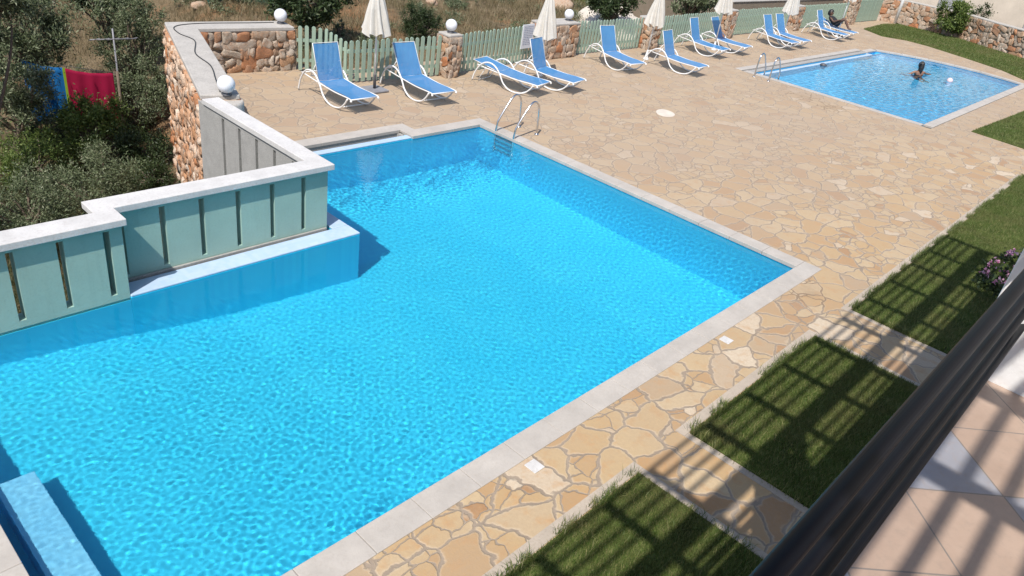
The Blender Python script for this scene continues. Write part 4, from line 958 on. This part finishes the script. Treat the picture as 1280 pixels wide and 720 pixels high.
# laundry
def sheet(name, label, p0, p1, drop, mat, cat, lean=.0):
    bm = bmesh.new(); a, b = Vector(p0), Vector(p1); nx, nz = 30, 16; d = (b - a).normalized(); n_ = Vector((-d.y, d.x, 0)); rows = []
    for j in range(nz):
        v = j / (nz - 1); row = []
        for i in range(nx):
            u = i / (nx - 1); p = a.lerp(b, u); p.z -= .05 * math.sin(math.pi * u)
            row.append(bm.verts.new(p + n_ * (.05 * math.sin(u * 21) * (.2 + v) + lean * v) - Vector((0, 0, drop * v * (1 + .04 * math.sin(u * 9))))))
        rows.append(row)
    for j in range(nz - 1):
        for i in range(nx - 1): bm.faces.new((rows[j][i], rows[j][i + 1], rows[j + 1][i + 1], rows[j + 1][i])).smooth = True
    o = bmobj(name, bm, mat); md = o.modifiers.new('solid', 'SOLIDIFY'); md.thickness = .004; return tag(o, label, cat)
la, lb, lc, ld = G(26, 74, -.55), G(78, 84.5, -.55), G(81, 85.5, -.55), G(141, 91, -.55)
bz = sheet('hanging_sheet', 'blue sheet with a lime edge hanging on the washing line among the olives', la, lb, 1.35, M['blue_sheet'], 'sheet')
sheet('hanging_sheet', 'crimson red sheet hanging on the washing line beside the blue one', lc, ld, 1.15, M['red_sheet'], 'sheet')
bm = bmesh.new(); d = (lb - la).normalized(); e0, e1 = lb - d * .0, lb + d * .06
for p in (0,): box(bm, (-.035, -.006, -1.35), (.035, .006, .0), .002)
o = bmobj('edging', bm, M['lime']); o.location = lb.lerp(lc, .5); o.rotation_euler.z = math.atan2(d.y, d.x); o.parent = bz
t = thing('washing_line', 'washing line with two posts carrying the blue and crimson sheets', 'washing line', (la.x, la.y, float(hill(la.x, la.y))))
bm = bmesh.new(); tube(bm, [tuple(la - (ld - la) * .15), tuple(ld + (ld - la) * .05)], .008, 6); bmobj('line', bm, M['cable'], t, True)
for p in (la - (ld - la) * .15, ld + (ld - la) * .05): bm = bmesh.new(); tube(bm, [(p.x, p.y, float(hill(p.x, p.y)) - .1), (p.x, p.y, p.z + .05)], .03, 8); bmobj('post', bm, M['bark'], t, True)
# aerial by the olive
c = G(142, 49, -.1); t = thing('aerial', 'thin grey metal aerial on a slim mast beside the tall olive', 'aerial', (c.x, c.y, float(hill(c.x, c.y))))
bm = bmesh.new(); tube(bm, [(c.x, c.y, float(hill(c.x, c.y)) - .1), (c.x, c.y, c.z + .25)], .02, 8); bmobj('mast', bm, M['grey'], t, True)
bm = bmesh.new(); bx = Vector((.95, -.1, 0)); tube(bm, [c - bx * .55, c + bx * .55], .015, 6)
for k in range(5): p = c + bx * (-.45 + .22 * k); tube(bm, [p + Vector((.02, -.3, .1)), p + Vector((-.02, .3, -.1))], .008, 6)
bmobj('rods', bm, M['grey'], t, True)
# terraced lawn behind the fence with stone edges
terr = [(27.5, 19.0), (33, 17.4), (46, 17.2), (52, 24), (30, 28)]
struct(flat_poly('terrace_lawn', [terr], .75, M['lawn'], .9))
P = np.array(terr); qs = []
for tr in tessellate_polygon([[Vector((*p, 0)) for p in terr]]):
    a, b, c_ = P[list(tr)]; k = int(abs(np.cross(b - a, c_ - a)) / 2 * 500); r1, r2 = rng.random(k), rng.random(k); s = np.sqrt(r1)
    qs.append((1 - s)[:, None] * a + (s * (1 - r2))[:, None] * b + (s * r2)[:, None] * c_)
q = np.concatenate(qs); v, f = blades(len(q), lambda n: np.column_stack([q, np.full(n, .75)]), .07, .016); grassobj('terrace_grass', v, f, M['grass'])
stone_wall('retaining_wall', 'low stone retaining edge left of the upper lawn behind the fourth parasol', [(33.0, 17.35), (27.4, 18.9)], .3, .86, -.2, .26, None, .06, 'low stone retaining edges')
stone_wall('retaining_wall', 'low stone retaining edge right of the upper lawn behind the long picket run', [(46, 17.1), (33.3, 17.3)], .3, .86, -.2, .26, None, .06, 'low stone retaining edges')
# ------------------------------------------------------------------ far wall, house behind it, post
stone_wall('stone_garden_wall', 'long rubble stone garden wall behind the far lawn and shallow pool', [(44.5, 3.0), (45.5, 7.0), (46.6, 9.2), (47.8, 10.9), (47.9, 14.0), (47.1, 15.2)][::-1], .5, 1.25, -.2, .34, None, .07)
t = thing('house', 'beige plastered house with a grey shutter behind the far stone wall', 'house', (54, 8, 0))
bm = bmesh.new(); box(bm, (50.5, -6, -.3), (62, 16.5, 4.6)); bmobj('wall', bm, M['beige'], t, True)
bm = bmesh.new(); box(bm, (50.0, -6.4, 4.6), (62.5, 16.9, 4.85), .03); bmobj('roof', bm, M['rooftile'], t, True)
def shut(y0, y1, z0, z1):
    bm = bmesh.new(); box(bm, (50.44, y0, z0), (50.52, y1, z1), .01)
    for k in range(int((y1 - y0) / .14)): box(bm, (50.425, y0 + .03 + k * .14, z0 + .05), (50.441, y0 + .13 + k * .14, z1 - .05))
    s = bmobj('shutter', bm, M['shutter'], t, True)
shut(5.6, 8.6, .2, 2.5); shut(12.0, 13.2, .9, 2.3)
bm = bmesh.new(); p = G(1118, 29, 0); tube(bm, [(p.x, p.y, -.05), (p.x, p.y, 2.6)], [.10, .085], 12); o = bmobj('white_post', bm, M['wmetal']); tag(o, 'white painted post standing at the left end of the far stone wall', 'post')
# ------------------------------------------------------------------ the building with the balcony
ZF = 3.4
t = thing('apartment_building', 'white building with a tiled balcony from which the pool is seen', 'building', (3, -3, 0))
bm = bmesh.new(); box(bm, (-6, -6, -.3), (11.3, -1.75, 6.3)); bmobj('wall', bm, M['white2'], t, True)
bm = bmesh.new(); box(bm, (-6, -1.748, ZF - .24), (11.3, .243, ZF - .012)); bmobj('balcony_slab', bm, M['white2'], t, True)
bm = bmesh.new(); box(bm, (-5.9, -1.745, ZF - .0115), (3.377, .236, ZF)); bmobj('tiled_floor', bm, M['tiles'], t, True)
bm = bmesh.new(); box(bm, (3.38, -1.747, ZF - .01), (3.62, .243, 5.15), .006); bmobj('partition_wall', bm, M['white2'], t, True)
bm = bmesh.new(); box(bm, (-4.6, -1.752, ZF + .001), (-2.8, -1.70, ZF + 2.1)); bmobj('balcony_door', bm, M['shutter'], t, True)
t = thing('balcony_railing', 'black metal balcony railing of four round rails in the lower right foreground', 'railing', (1.5, .133, ZF))
YR = .133
def yr(x): return .137 - .006 * x
bm = bmesh.new(); tube(bm, [(-3, yr(-3), 4.26), (3.37, yr(3.37), 4.26)], .0172, 20); bmobj('handrail', bm, M['rail'], t, True)
for z, rr in ((4.085, .0147), (3.895, .0130), (3.68, .0126)): bm = bmesh.new(); tube(bm, [(-3, yr(-3), z), (3.37, yr(3.37), z)], rr, 16); bmobj('rail', bm, M['rail'], t, True)
for x in (-2.6, -1.0, 3.25): bm = bmesh.new(); box(bm, (x - .015, yr(x) + .023, ZF - .1), (x + .015, yr(x) + .04, 4.25)); bmobj('post', bm, M['rail'], t, True)
# slatted pergola over the balconies (its lattice shadow falls on the lawns)
t = thing('pergola', 'slatted timber pergola over the balconies, casting the lattice shadow on the lawns', 'pergola', (4, -1, 6.4))
kx, ky = math.cos(AZ) / math.tan(EL), math.sin(AZ) / math.tan(EL)
ZP = 6.4
for xg in [1.85, 2.8, 3.8, 4.74, 5.46, 6.57, 7.48, 8.45, 9.42, 10.41, 11.37, 12.36, 13.42, 14.35, 15.42]:
    bm = bmesh.new(); x = xg - kx * ZP; box(bm, (x - .035, -1.75, ZP - .11), (x + .035, .45, ZP - .002)); bmobj('rafter', bm, M['wood'], t, True)
for yg in [2.31, 2.17, 2.03, 1.89, 1.53, 1.41, 1.29, 1.15, 1.02, .89, .76, .63, .50, .37]:
    bm = bmesh.new(); y = yg - ky * ZP; box(bm, (-3.2, y - .019, ZP), (11.4, y + .019, ZP + .045)); bmobj('slat', bm, M['wood'], t, True)
bm = bmesh.new(); y = 1.71 - ky * ZP; box(bm, (-3.3, y - .07, ZP - .3), (11.42, y + .08, ZP - .142)); bmobj('main_beam', bm, M['wood'], t, True)
for x in (3.5, 11.2): bm = bmesh.new(); box(bm, (x - .06, y - .06, 3.3 if x > 4 else 5.151), (x + .06, y + .06, ZP - .302)); bmobj('post', bm, M['wood'], t, True)
# pink flowers by the building
t = thing('flowering_plant', 'pink flowering plant at the building edge of the lawn, half hidden by the railing', 'plant', (14.4, 1.1, 0))
cp = np.column_stack([rng.uniform(-1.3, 1.2, 40), rng.uniform(-.5, .22, 40), rng.uniform(.08, .38, 40)])
v, f = leaves(cp, 60, .09, .06, .045); v[:, 2] = np.maximum(v[:, 2], .02); link('foliage', npmesh('foliage', v, f), M['dark_leaf'], t)
cp = cp[:32] + np.array([0, 0, .09]); v, f = leaves(cp, 16, .06, .05, .05); v[:, 2] = np.maximum(v[:, 2], .02); link('blossom', npmesh('blossom', v, f), M['pink'], t)
# ------------------------------------------------------------------ render settings
sc.view_settings.view_transform = 'Standard'; sc.view_settings.look = 'None'; sc.view_settings.exposure = 0.38; sc.view_settings.gamma = 1
sc.render.engine = 'CYCLES'; sc.cycles.use_denoising = True; sc.cycles.max_bounces = 10; sc.cycles.transparent_max_bounces = 16
sc.cycles.caustics_refractive = True; sc.cycles.caustics_reflective = False
